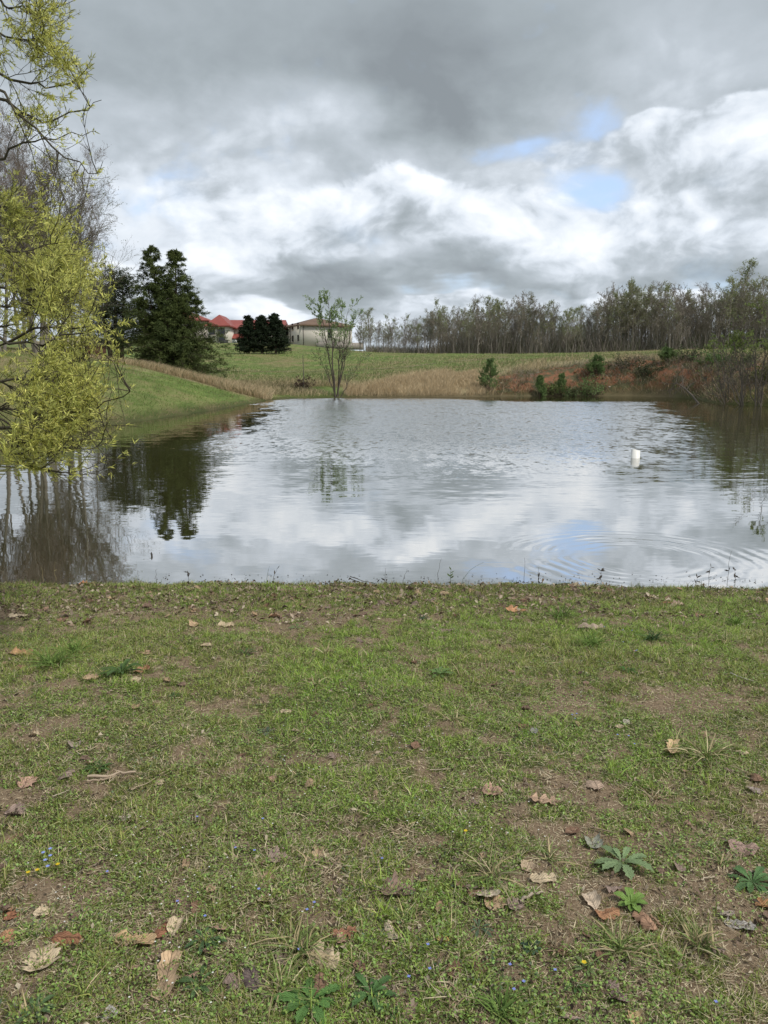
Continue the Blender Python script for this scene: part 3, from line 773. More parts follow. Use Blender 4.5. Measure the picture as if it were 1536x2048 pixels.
for px, D, ty, v, rot, wx, lab in [
    (20, 44, 290, 0, .3, 1.0, 'tall grey bare tree at the left picture edge, behind the yellow green willow'),
    (92, 47, 268, 1, 1.3, 1.15, 'tall pale barked bare tree, the tallest of the group behind the willow'),
    (60, 54, 330, 1, 4.0, .9, 'thin reddish twigged bare tree half hidden between the two tallest bare trees'),
    (138, 50, 292, 0, 2.2, 1.0, 'upright forked bare tree just right of the tallest bare tree'),
    (158, 46, 350, 2, .9, .95, 'wide bare tree with green tinged buds, its twigs reaching out over the dark pine'),
    (196, 60, 500, 2, 3.0, .95, 'low spreading bare tree with grey twigs in front of the dark pine'),
    (-40, 46, 260, 0, 5.1, 1.0, 'bare tree mostly beyond the left picture edge, on the grassy bank'),
    (110, 66, 430, 1, 5.6, 1.0, 'small bare tree furthest back on the grassy bank behind the willow'),
    (-140, 36, 150, 1, 2.6, 1.0, 'bare tree out to the left on the bank, whose trunks show only as reflections'),
    (-90, 30, 60, 0, .6, .8, 'forked bare tree out to the left on the bank, nearest the water')]:
    b_, sc, s3 = left_tree(px, D, ty, v, lab, rot, wx)
    if v not in lt: lt[v] = tree_thing('bare_tree', LB[v], lab, 'tree', b_, rot, s3, 'bare trees on the left bank')
    else: dup(lt[v], b_, rot, s3, lab, 'bare trees on the left bank')

# -- conifers
def cedar_crown(seed, H, Wd, leaders, n, cols, droop, sz, lo=.02, power=.8, thick=.2):
    """feathery sprays carried on tiers of branches; returns trunk mesh, crown mesh"""
    rng = np.random.default_rng(seed)
    A1, A2 = Acc(), Acc()
    for (ox, oy, h, w) in leaders:
        P = np.array([[ox * .35, oy * .35, -.3]]); D = norm(np.array([[ox * .65 / h, oy * .65 / h, 1.0]]))
        p0, q0 = grow(P, D, np.array([h + .1]), np.array([.24]), 8, .012, .02, .08, rng); tubes(A1, p0, q0, 7, (.10, .075, .055))
        nb = int(150 * h / 12)
        t = rng.uniform(lo, .98, nb) ** .9
        f = t * 8; i = np.minimum(f.astype(int), 7); f = f - i
        b = p0[0, i] * (1 - f)[:, None] + p0[0, i + 1] * f[:, None]
        an = rng.uniform(0, 2 * math.pi, nb)
        prof = np.clip((1.03 - t), 0, 1) ** power * np.minimum(1, .72 + t * 2.2)
        L = w * .5 * prof * rng.uniform(.72, 1.12, nb) + .22
        d = norm(np.stack([np.cos(an), np.sin(an), np.full(nb, .25) + t * .5], 1))
        p1, q1 = grow(b, d, L, .05 * (1 - t) + .012, 5, .09, -droop, .25, rng); tubes(A1, p1, q1, 3, (.085, .065, .05))
        # side shoots
        b2, d2, l2, r2 = kids(p1, q1, L, 9, .12, 1.0, .75, .38, .5, rng)
        l2 = np.minimum(l2, 1.1)
        p2, q2 = grow(b2, d2, l2, r2, 3, .15, -droop * .8, .3, rng)
        m = max(int(n / (len(b2) + 1)), 3)
        lp = along(p2, m, rng, .0, 1.0)
        nn = len(lp); lp = lp + rng.normal(0, .07, lp.shape) * sz * 3.5
        T = rng.normal(size=(nn, 3)); T[:, 2] -= droop * 5.0; T = norm(T)
        h_ = np.clip(lp[:, 2] / H, 0, 1)
        cl = fbm(lp[:, 0] * 1.3 + 9, lp[:, 2] * 1.3 + lp[:, 1], seed, 2)
        c = np.array(cols[0])[None] * (1 - cl[:, None]) + np.array(cols[1])[None] * cl[:, None]
        c = c * rng.uniform(.7, 1.3, (nn, 1))
        L3 = sz * rng.uniform(.6, 1.4, nn)
        ribbons(A2, lp, T, perp(T, rng), L3, L3 * thick, rng.normal(0, .03, (nn, 3)), [(0, 1.1), (1, 0)], c)
    return A1.mesh('trunk', True), A2.mesh('crown')
cb = base(350, 62)
cm = cedar_crown(301, 13.6, 9, [(-1.1, 0.1, 13.6, 7.0), (1.1, -.3, 13.0, 7.6), (-1.6, -.9, 9.6, 10.6), (2.0, -.8, 8.8, 10.0), (.2, -1.6, 7.2, 10.0)], 30000, [(.042, .064, .020), (.105, .130, .034)], .13, .23, power=.80)
_s = (at(352, 478, 62)[2] - cb[2]) / 14.0
cedar = tree_thing('cedar_tree', cm, 'big dark cedar with two ragged tops behind the straw grass on the left bank', 'cedar', cb, 0, (_s * 1.22, _s * 1.15, _s), None, (M_BARK, M_NEEDLE))
pm = cedar_crown(302, 11.8, 6, [(0, 0, 11.4, 7.5), (.9, .3, 10.6, 6.0), (-1.2, 0, 9.8, 6.0)], 13000, [(.034, .050, .022), (.070, .088, .038)], .015, .22, lo=.18, power=.42)
pb = base(245, 72)
tree_thing('pine_tree', pm, 'round topped dark green pine standing left of the big cedar', 'pine', pb, .6, (1.1, 1.1, (at(245, 528, 72)[2] - pb[2]) / 12.0), None, (M_BARK, M_NEEDLE))
lm = [cedar_crown(310 + i, 9.5, 5.6, [(0, 0, 9.5, 6.3), (.25, .25, 8.6, 6.3)], 9000, [(.012, .022, .010), (.028, .042, .018)], .0, .36, lo=.03, power=.62, thick=.34) for i in range(2)]
con0 = None
for px, ty, v, rot, lab in [(503, 632, 0, .2, 'leftmost of the three near black green conifers clumped in front of the cream building'),
                       (530, 630, 1, 2.1, 'middle one of the three near black green conifers clumped in front of the cream building'),
                       (556, 628, 0, 4.0, 'rightmost and widest of the three near black green conifers in front of the cream building')]:
    b_ = base(px, 172); H = at(px, ty, 172)[2] - b_[2]; sc = H / 9.5
    tree_thing('conifer', lm[v], lab, 'conifer', b_, rot, (sc * (1.25 if px < 550 else 1.45), sc * 1.2, sc), 'three conifers on the field', (M_BARK, M_NEEDLE))

# -- the multi stemmed tree standing in the water's edge
def stem_tree(name, seed, tips, base_pt, label, cat, r0, leafcol, leaf, leafn, nb, twigw, leaft=.3, group=None, barkc=(.075, .062, .05), ns=5, nt=4, br=.30, leafkeep=None, t0b=.22):
    """stems given by their tips (world points)"""
    rng = np.random.default_rng(seed); A1, A2 = Acc(), Acc()
    B = np.array(base_pt, float); n = len(tips)
    tips = np.array(tips, float) - B
    P = rng.normal(0, .12, (n, 3)); P[:, 2] = -.3
    k = 10; t = np.linspace(0, 1, k)[None, :, None]
    c1 = P + (tips - P) * .5; c1[:, :2] *= .95
    pts = (1 - t) ** 2 * P[:, None] + 2 * t * (1 - t) * c1[:, None] + t * t * tips[:, None]
    pts[:, 1:-1] += rng.normal(0, .05, (n, k - 2, 3))
    Lh = np.linalg.norm(tips, axis=1); H = tips[:, 2].max()
    rd = (r0 * Lh / Lh.max())[:, None] * (1 - .88 * np.linspace(0, 1, k)[None])
    tubes(A1, pts, rd, 7, barkc)
    b, d, l, r = kids(pts, rd, Lh, nb, t0b, 1.0, .6, br, .45, rng, .5)
    p1, q1 = grow(b, d, l, np.maximum(r, twigw), 4, .10, .07, .25, rng); tubes(A1, p1, q1, 4, barkc)
    b, d, l, r = kids(p1, q1, l, ns, .2, 1.0, .6, .5, .3, rng, .6)
    p2, q2 = grow(b, d, l, np.maximum(r, twigw * .6), 3, .12, .08, .4, rng); tubes(A2, p2, q2, 3, barkc)
    b, d, l, r = kids(p2, q2, l, nt, .1, 1.0, .6, .55, .2, rng)
    p3, q3 = grow(b, d, l, r, 1, .1, .05, .4, rng); twig_strips(A2, p3, twigw, barkc, rng)
    lp = np.concatenate([along(p3, leafn, rng), along(p2, leafn, rng, .4)])
    kz = lp[:, 2] / H
    pr = np.clip((kz - leaft) * 2.6, .08, 1)
    if leafkeep is not None: pr = pr * leafkeep(lp)
    lp = lp[rng.uniform(size=len(lp)) < pr]
    leaf_quads(A2, lp, rng, leaf, leafcol, .3)
    t_ = thing(name, label, cat, B, 0, group)
    obj('trunk', A1.mesh('trunk', True), M_BARK, t_); obj('crown', A2.mesh('crown'), M_LEAF, t_)
    return t_
B0 = base(675, 63.6); B0 = (B0[0], B0[1], 0.0)
tips = [at(x, y, 63.6 + z) for x, y, z in [(642, 614, .5), (657, 604, -.5), (682, 622, .4), (698, 616, -.4), (706, 645, .8), (728, 715, 0.3), (632, 695, .2)]]
stem_tree('budding_tree', 401, tips, B0, 'slim pale green tree with dark stems fanning out of the water at the far shore', 'tree', .075,
          (.27, .36, .16), .08, 12, 13, .011, .5, ns=7, br=.30, t0b=.3, leafkeep=lambda p: np.where(fbm(p[:, 0] * .9 + 3, p[:, 2] * .9, 4, 2) > .40, 1, .35))

# -- shrubs and saplings at the right shore
GR = 'bushy saplings at the right shore'
for i, (px, D, tl, lab) in enumerate([
    (1446, 50.5, [(1405, 715), (1425, 690), (1440, 680), (1462, 700), (1395, 745), (1470, 670), (1428, 730)], 'leaning grey stemmed sapling clump at the right shore, the one furthest left'),
    (1478, 48.0, [(1440, 670), (1466, 650), (1490, 665), (1452, 700), (1515, 675), (1425, 705), (1484, 645)], 'many stemmed sapling clump with pale green shoots, in the middle at the right shore'),
    (1512, 47.5, [(1492, 640), (1512, 620), (1535, 630), (1560, 640), (1472, 680), (1500, 670), (1545, 670)], 'tallest many stemmed sapling clump, cut by the right picture edge'),
    (1560, 46.0, [(1530, 590), (1560, 560), (1590, 570), (1620, 600), (1540, 660)], 'sapling clump just beyond the right picture edge')]):
    B_ = base(px, D); B_ = (B_[0], B_[1], max(B_[2], 0))
    tp = [at(x, y, D + ((j * 7) % 5 - 2) * .5) for j, (x, y) in enumerate(tl)]
    stem_tree('sapling_clump', 420 + i, tp, B_, lab, 'shrub', .05, (.19, .24, .07), .09, 4, 9, .014, .25, GR, (.11, .095, .075), 5, 4, .28,
              leafkeep=lambda p: np.where(fbm(p[:, 0] * .8 + 3, p[:, 2] * .8, 4, 2) > .60, 1, .05))
def shrub_low(name, px, D, w, h, label, cat, col, leafcol, n, seed, group=None, up=.8):
    rng = np.random.default_rng(seed); A1, A2 = Acc(), Acc()
    B_ = base(px, D)
    m = 26
    d = norm(np.stack([rng.normal(0, w / h * .5, m), rng.normal(0, w / h * .5, m), np.full(m, up)], 1))
    p, q_ = grow(np.stack([rng.normal(0, w * .12, m), rng.normal(0, w * .12, m), np.full(m, -.1)], 1), d, np.full(m, h) * rng.uniform(.5, 1.1, m), np.full(m, .02), 4, .15, .02, .3, rng)
    tubes(A1, p, q_, 3, col)
    b, dd, l, r = kids(p, q_, np.full(m, h), 7, .2, 1, .7, .4, .3, rng)
    p2, q2 = grow(b, dd, l, r, 2, .2, 0, .4, rng); twig_strips(A1, p2, .02, col, rng)
    if n: leaf_quads(A2, along(p2, n, rng, .1) + rng.normal(0, .05, (len(p2) * n, 3)), rng, .14, leafcol, .35)
    t_ = thing(name, label, cat, B_, 0, group)
    obj('stem', A1.mesh('stem'), M_BARK, t_)
    if n: obj('foliage', A2.mesh('foliage'), M_LEAF, t_)
shrub_low('bush', 611, 66, 1.9, 1.2, 'brown leafless bush at the far shore left of the tree in the water', 'bush', (.085, .05, .04), (.1, .06, .05), 3, 501)
shrub_low('bush', 1180, 66.9, 2.2, 1.8, 'fresh green bush on the red bank, largest of the green bushes there', 'bush', (.09, .075, .05), (.15, .21, .075), 7, 502)
shrub_low('bush', 1108, 67.0, 1.2, 1.2, 'small yellow green bush by the rubble on the red bank', 'bush', (.10, .08, .05), (.15, .18, .06), 5, 503)
shrub_low('bush', 1140, 66.6, 1.0, 1.0, 'low green bush at the water left of the largest green bush', 'bush', (.09, .07, .05), (.09, .115, .045), 5, 504)
shrub_low('bush', 1415, 63.5, 3.2, 1.6, 'wide low green bush on the red bank left of the saplings', 'bush', (.06, .05, .03), (.12, .19, .06), 7, 505)
shrub_low('bush', 1290, 67.2, 3.0, 1.5, 'tangled grey brown bush low on the red bank below the young pine', 'bush', (.08, .065, .05), (.06, .07, .03), 5, 506)
shrub_low('bush', 1240, 68.6, 2.8, 1.5, 'grey bramble bush on the upper red bank right of the green bush', 'bush', (.10, .08, .065), (.06, .07, .03), 2, 507)
shrub_low('bush', 1365, 66.6, 2.8, 1.8, 'grey bramble bush on the red bank right of the young pine', 'bush', (.10, .08, .065), (.05, .08, .025), 3, 508)
shrub_low('bush', 1460, 60.0, 3.0, 1.8, 'dark green bramble behind the saplings on the right bank', 'bush', (.08, .06, .05), (.11, .15, .06), 5, 509)
shrub_low('bush', 1520, 50.5, 2.0, 1.2, 'yellow green bush between the sapling stems at the right edge', 'bush', (.08, .06, .05), (.12, .13, .03), 6, 510)
# thin pole by the brown bush
b_ = base(609, 65.5); A_ = Acc()
tubes(A_, np.array([[[0, 0, -.2], [.02, 0, 1.4], [.0, 0, 2.9]]]), np.array([[.045, .035, .02]]), 6, (.16, .14, .12))
obj('bare_pole', A_.mesh('bare_pole'), M_BARK, None, b_, label='thin grey upright stick beside the brown leafless bush at the far shore', cat='stick')
# dead branch lying in the water
A_ = Acc(); rng = np.random.default_rng(61)
p = np.array([at(1400, 806, 50.5), at(1386, 793, 51.5), at(1370, 777, 53), at(1352, 765, 54.5)])[None]
br0 = p[0, 0].copy(); br0[2] = -.1; p[0, 0] = br0; tubes(A_, p - br0, np.array([[.07, .055, .04, .015]]), 5, (.10, .085, .07))
b, d, l, r = kids(p - br0, np.full((1, 4), .04), np.array([4.0]), 12, .3, 1, .8, .45, .2, rng)
p1, q1 = grow(b, d, l, r, 4, .15, .05, .3, rng); tubes(A_, p1, q1, 3, (.12, .10, .085))
b, d, l, r = kids(p1, q1, l, 5, .3, 1, .7, .5, .2, rng); p2, q2 = grow(b, d, l, r, 2, .1, 0, .3, rng); twig_strips(A_, p2, .018, (.12, .10, .085), rng)
obj('fallen_branch', A_.mesh('fallen_branch'), M_BARK, None, br0, label='dead branch sticking up out of the water in front of the red bank', cat='branch')
# young pines on the bank
def young_pine(px, D, ty, w, label, seed):
    rng = np.random.default_rng(seed); B_ = base(px, D); H = at(px, ty, D)[2] - B_[2]
    A1, A2 = Acc(), Acc()
    p0, q0 = grow(np.array([[0, 0, -.2]]), np.array([[.02, 0, 1.]]), np.array([H + .1]), np.array([.05]), 6, .03, .02, .2, rng); tubes(A1, p0, q0, 6, (.10, .07, .05))
    nb = 46; b, d, l, r = kids(p0, q0, np.array([H]), nb, .03, .97, 1.05, w / H * .75, .75, rng)
    p1, q1 = grow(b, d, l, np.maximum(r, .012), 4, .08, .16, .4, rng); tubes(A1, p1, q1, 3, (.10, .075, .05))
    b, d, l, r = kids(p1, q1, l, 6, .3, 1, .7, .5, .3, rng); p2, _ = grow(b, d, l, r, 2, .1, .12, .4, rng)
    lp = np.concatenate([along(p2, 18, rng, 0, 1), along(p1, 16, rng, .3, 1)]); n_ = len(lp)
    T = rng.normal(size=(n_, 3)); T[:, 2] += .8; T = norm(T)
    c = np.array([[.11, .165, .055]]) * rng.uniform(.6, 1.6, (n_, 1))
    ribbons(A2, lp, T, perp(T, rng), np.full(n_, .17), np.full(n_, .028), rng.normal(0, .01, (n_, 3)), [(0, 1), (.6, .8), (1, 0)], c)
    t_ = thing('young_pine', label, 'pine', B_, 0, 'young pines on the red bank')
    obj('trunk', A1.mesh('trunk', True), M_BARK, t_); obj('crown', A2.mesh('crown'), M_NEEDLE, t_)
young_pine(976, 66.0, 722, 1.9, 'dark green young pine at the left end of the red bank beside the straw grass', 71)
young_pine(1325, 68.6, 701, 1.7, 'young pine with candle tips standing up over the top of the red bank', 72)
young_pine(1186, 68.5, 712, 1.5, 'light green young pine behind the fresh green bush on the bank', 73)
young_pine(1118, 67.0, 748, 1.1, 'small light young pine near the rubble on the red bank', 74)
young_pine(1076, 66.6, 752, 1.0, 'smallest young pine, in front of the red earth right of the dark one', 75)

# -- the willow at the left, close to the camera
def willow():
    rng = np.random.default_rng(81)
    A1, A2 = Acc(), Acc()
    root = np.array([-4.55, 5.6, gz(-4.55, 5.6)])
    t_ = thing('willow_tree', 'yellow green willow in narrow new leaf reaching in from the left over the water', 'willow', root)
    bark = (.075, .065, .045)
    trunk = np.array([[root + (0, 0, -.2), root + (-.1, 0, .8), root + (0, .1, 1.7), root + (-.15, .15, 2.7), root + (-.05, .1, 3.8), root + (-.2, .2, 5.2), root + (-.1, .2, 6.5)]])
    A0 = Acc(); tubes(A0, trunk - root, np.array([[.19, .16, .14, .11, .09, .05, .02]]), 10, bark)
    obj('trunk', A0.mesh('trunk', True), M_BARK, t_)
    limbs = [ # pixel polylines with distances
     [(-330, 330, 5.3), (-60, 170, 4.9), (40, 235, 4.7), (130, 312, 4.7), (185, 345, 4.6), (206, 322, 4.6)],
     [(-330, 330, 5.4), (-60, 190, 5.0), (50, 228, 5.0), (110, 240, 5.0), (160, 222, 5.0), (203, 200, 5.0)],
     [(-330, 250, 5.4), (-90, 140, 5.2), (30, 160, 5.2), (90, 175, 5.2), (150, 170, 5.2), (163, 158, 5.2)],
     [(-330, 130, 5.4), (-90, 40, 5.0), (20, 80, 5.0), (65, 75, 5.0), (100, 90, 5.0)],
     [(-330, 130, 5.4), (-90, -60, 5.0), (10, 10, 5.0), (50, 15, 5.0), (85, 20, 5.0)],
     [(-330, 330, 5.4), (-60, 330, 5.4), (30, 300, 5.4), (80, 280, 5.4), (150, 265, 5.4), (192, 262, 5.4)],
     [(-330, 520, 5.2), (-100, 480, 5.0), (40, 500, 5.0), (130, 480, 5.0), (170, 440, 5.0)],
     [(-330, 520, 5.4), (-80, 560, 5.3), (60, 580, 5.3), (150, 560, 5.3), (205, 545, 5.2)],
     [(-330, 640, 5.2), (-60, 640, 4.6), (60, 690, 4.5), (150, 660, 4.5), (230, 650, 4.5), (268, 640, 4.5)],
     [(-330, 640, 5.2), (-60, 700, 4.7), (80, 655, 4.7), (180, 655, 4.7), (232, 665, 4.7), (262, 695, 4.7)],
     [(-330, 700, 5.4), (-60, 760, 4.9), (80, 760, 4.9), (160, 735, 4.9), (212, 745, 4.9)],
     [(-330, 760, 5.2), (-80, 790, 4.4), (30, 830, 4.3), (110, 860, 4.3), (160, 845, 4.3)],
     [(-330, 760, 5.2), (-80, 870, 4.3), (20, 905, 4.2), (70, 935, 4.2), (112, 962, 4.2)],
     [(-330, 760, 5.2), (-80, 810, 4.5), (50, 870, 4.4), (150, 893, 4.4), (215, 890, 4.4), (232, 865, 4.4)],
     [(-330, 760, 5.2), (-60, 850, 4.8), (90, 850, 4.6), (180, 820, 4.6), (255, 790, 4.6), (262, 770, 4.6)],
     [(-330, 760, 5.2), (-60, 820, 4.9), (60, 820, 4.8), (150, 845, 4.8), (225, 850, 4.8), (285, 855, 4.8)],
     [(-330, 700, 5.3), (-60, 620, 5.4), (60, 610, 5.4), (140, 580, 5.4), (185, 500, 5.4)],
     [(-330, 520, 5.5), (-60, 420, 5.6), (20, 420, 5.6), (45, 430, 5.6)],
     [(-330, 760, 5.4), (-60, 740, 5.6), (60, 800, 5.6), (130, 790, 5.6), (190, 800, 5.6)],
     [(-330, 700, 5.6), (-80, 680, 6.0), (40, 640, 6.0), (110, 620, 6.0), (160, 640, 6.0)],
     [(-330, 600, 5.6), (-80, 540, 6.0), (30, 540, 6.0), (100, 520, 6.0), (140, 545, 6.0)],
    ]
    LP, LR, LT = [], [], []
    for i, lb in enumerate(limbs):
        ctrl = np.array([at(*a) for a in lb]); n = len(ctrl)
        tt = np.linspace(0, n - 1, 14)
        # Catmull-Rom
        cc = np.concatenate([[ctrl[0] * 2 - ctrl[1]], ctrl, [ctrl[-1] * 2 - ctrl[-2]]])
        pts = []
        for t in tt:
            k = min(int(t), n - 2); f = t - k; a, b, c, d = cc[k:k + 4]
            pts.append(.5 * ((2 * b) + (-a + c) * f + (2 * a - 5 * b + 4 * c - d) * f * f + (-a + 3 * b - 3 * c + d) * f ** 3))
        pts = np.array(pts); pts[1:-1] += rng.normal(0, .012, (12, 3))
        # start on the trunk
        zt = pts[0, 2]; tr = trunk[0]; x = np.interp(zt, tr[:, 2], tr[:, 0]); y = np.interp(zt, tr[:, 2], tr[:, 1]); pts[0] = (x, y, zt)
        LP.append(pts)
    LP = np.array(LP); Lr = (.12 + .88 * np.linspace(1, 0, 14) ** 1.6)[None] * rng.uniform(.011, .017, (len(LP), 1))
    Al = Acc(); tubes(Al, LP - root, Lr, 6, bark); obj('limb', Al.mesh('limb', True), M_BARK, t_)
    L0 = np.linalg.norm(np.diff(LP, axis=1), axis=2).sum(1)
    def px_of(p):
        y = p[..., 1]; return 768 + p[..., 0] / y * FPX
    b, d, l, r = kids(LP, np.minimum(Lr, .006), L0, 62, .35, 1.0, .75, .16, .25, rng, .5)
    w = (px_of(b) > -260); b, d, l, r = b[w], d[w], l[w], r[w]
    p1, q1 = grow(b, d, l, np.maximum(r, .003), 5, .14, .05, .4, rng)
    ok = px_of(p1[:, -1]) < np.interp(CAMZ - 0, [0, 1], [0, 1]) * 0 + 215 + rng.uniform(-30, 40, len(p1)); p1, q1, l = p1[ok], q1[ok], l[ok]
    pyc = 745 + (CAMZ - p1[:, -1, 2]) / p1[:, -1, 1] * FPX
    ok = rng.uniform(size=len(p1)) < np.interp(pyc, [-100, 0, 300, 350, 430, 520, 900], [.42, .42, .38, .15, .4, .9, 1.0]); p1, q1, l = p1[ok], q1[ok], l[ok]
    ok = (pyc[ok] < 950) & ((rng.uniform(size=len(p1)) < np.exp(-np.maximum(px_of(p1[:, -1]) - 165, 0) / 60.))); p1, q1, l = p1[ok], q1[ok], l[ok]
    tubes(A1, p1 - root, q1, 4, bark)
    b, d, l2, r = kids(p1, q1, l, 7, .2, 1.0, .65, .5, .3, rng, .6)
    p2, q2 = grow(b, d, l2, np.maximum(r, .0018), 3, .15, .05, .5, rng); tubes(A1, p2 - root, q2, 3, bark)
    obj('twigs', A1.mesh('twigs'), M_BARK, t_, kind='stuff')
    # tufts of narrow leaves: more of them low down
    def tufts(pts, m, lo):
        m = int(m * 1.5)
        lp = along(pts, m, rng, lo, 1.0)
        ii = np.repeat(np.arange(len(pts)), m)
        tg = norm(pts[ii, -1] - pts[ii, 0]); return lp, tg
    a, ta = tufts(p2, 5, .15); c, tc = tufts(p1, 7, .3); e, te = tufts(LP[:, 8:], 34, .1)
    sp = np.concatenate([a, c, e]); st = np.concatenate([ta, tc, te])
    pyv = 745 + (CAMZ - sp[:, 2]) / sp[:, 1] * FPX; pxv = px_of(sp)
    lim = np.interp(pyv, [0, 150, 230, 330, 420, 560, 700, 830, 960], [120, 160, 215, 215, 125, 160, 180, 160, 115])
    dens = np.where(pxv > lim, np.exp(-(pxv - lim) / 75.), 1.0) * np.interp(pyv, [-200, 0, 330, 400, 480, 700, 950], [.55, .6, .6, .35, .9, 1.0, 1.0]) * np.where(pxv < -300, .4, 1)
    dens = dens * np.where(fbm(pxv / 55., pyv / 55., 12, 3) >.44, .95, .30) * np.where(pyv > 965, 0, 1)
    kp = rng.uniform(size=len(sp)) < dens; sp, st = sp[kp], st[kp]
    n = len(sp); m = 4
    P = np.repeat(sp, m, 0) + rng.normal(0, .004, (n * m, 3)); T0 = np.repeat(st, m, 0)
    T = norm(T0 * .9 + rng.normal(0, .62, (n * m, 3)) + np.array([0, 0, .12]))
    L = rng.uniform(.014, .044, n * m)
    u = rng.uniform(size=(n * m, 1)); base_c = np.array([[.74, .70, .21]]) * (1 - u) + np.array([[.55, .59, .18]]) * u
    base_c = base_c * np.repeat(rng.uniform(.65, 1.25, (n, 1)), m, 0) * rng.uniform(.8, 1.15, (n * m, 1))
    sd = perp(T, rng)
    bend = np.cross(T, sd) * (L * rng.uniform(-.35, .35, n * m))[:, None]
    ribbons(A2, P - root, T, sd, L, rng.uniform(.0042, .0075, n * m), bend, [(0, .4), (.45, 1.0), (1, 0)], base_c)
    obj('foliage', A2.mesh('foliage'), M_LEAF, t_, kind='stuff')
    print('willow leaves', n * m)
willow()

# ------------------------------------------------------------------ buildings
def quadbox(bm_V, bm_F, o, ux, uy, uz):
    o = np.array(o, float); ux, uy, uz = (np.array(a, float) for a in (ux, uy, uz))
    k = len(bm_V)
    for c in ((0, 0, 0), (1, 0, 0), (1, 1, 0), (0, 1, 0), (0, 0, 1), (1, 0, 1), (1, 1, 1), (0, 1, 1)):
        bm_V.append(o + ux * c[0] + uy * c[1] + uz * c[2])
    for f in ((0, 3, 2, 1), (4, 5, 6, 7), (0, 1, 5, 4), (1, 2, 6, 5), (2, 3, 7, 6), (3, 0, 4, 7)): bm_F.append([k + i for i in f])
def boxes(name, lst, mat, parent=None, **kw):
    V, F = [], []
    for b in lst: quadbox(V, F, *b)
    return obj(name, make_mesh(name, np.array(V), np.array(F)), mat, parent, **kw)
def polymesh(name, V, faces, mat, parent, **kw):
    me = bpy.data.meshes.new(name); me.from_pydata([tuple(map(float, v)) for v in V], [], faces); me.update()
    return obj(name, me, mat, parent, **kw)
Z3 = np.array([0, 0, 1.0])
STUCCO = smat('cream_stucco', (.66, .61, .54), .9, .06, .35)
TRIM = smat('stucco_trim', (.60, .55, .48), .85, .05, .5)
ROOFM = smat('red_metal_roof', (.27, .068, .055), .5, .12, .5, 0, 0, .4)
ROOFB = smat('brown_metal_roof', (.155, .095, .06), .6, .25, .3, 0, 0, .4)  # right wing roof, browner than the other roofs
GLASSM = smat('dark_glass', (.02, .025, .03), .08, .1, 1, 0, 0, .6)
FRAME = smat('bronze_frame', (.05, .04, .035), .5, .1, 1)
STONE = smat('grey_stone', (.30, .27, .24), .9, .2, 1.2)
def window(parent, o, ux, n, w, h, arch=False, mull=True):
    """o: lower left corner on the wall, ux: unit along the wall, n: outward unit"""
    o = np.array(o, float) + n * .03
    d = n * .10
    t = .14
    V, F = [], []
    quadbox(V, F, o, ux * t, d, Z3 * h); quadbox(V, F, o + ux * (w - t), ux * t, d, Z3 * h)
    quadbox(V, F, o + ux * t, ux * (w - 2 * t), d, Z3 * t)
    if not arch: quadbox(V, F, o + ux * t + Z3 * (h - t), ux * (w - 2 * t), d, Z3 * t)
    if mull:
        quadbox(V, F, o + ux * (w / 2 - .05) + Z3 * t, ux * .1, d * .8, Z3 * (h - 2 * t))
        quadbox(V, F, o + ux * t + Z3 * (h * .62), ux * (w / 2 - t - .05), d * .7, Z3 * .09)
        quadbox(V, F, o + ux * (w / 2 + .05) + Z3 * (h * .62), ux * (w / 2 - t - .05), d * .7, Z3 * .09)
    if arch:
        N_ = 10; rise = w * .42
        for i in range(N_):
            a0 = math.pi * i / N_; a1 = math.pi * (i + 1) / N_
            p = [(w / 2 - math.cos(a) * w / 2 * k, h + math.sin(a) * rise * k) for a in (a0, a1) for k in (1.0, 1 - t * 2 / w)]
            q_ = [o + ux * x + Z3 * z for x, z in p]
            k0 = len(V); V += [q_[0], q_[2], q_[3], q_[1]] + [v + d for v in (q_[0], q_[2], q_[3], q_[1])]
            F += [[k0 + 4, k0 + 5, k0 + 6, k0 + 7], [k0, k0 + 1, k0 + 5, k0 + 4], [k0 + 3, k0 + 2, k0 + 6, k0 + 7]]
    f = obj('window', make_mesh('window', np.array(V), np.array(F)), FRAME, parent)
    q0 = o + d * .25
    if arch:
        N_ = 12; pts = [q0 + ux * .03, q0 + ux * (w - .03)] + [q0 + ux * (w / 2 + math.cos(math.pi * i / N_) * (w / 2 - .03)) + Z3 * (h + math.sin(math.pi * i / N_) * (w * .42 - .03)) for i in range(N_ + 1)]
    else: pts = [q0 + ux * .03, q0 + ux * (w - .03), q0 + ux * (w - .03) + Z3 * h, q0 + ux * .03 + Z3 * h]
    polymesh('pane', pts, [list(range(len(pts)))], GLASSM, f)
    boxes('sill', [(o - ux * .15 - Z3 * .18, ux * (w + .3), n * .22, Z3 * .16)], TRIM, f)
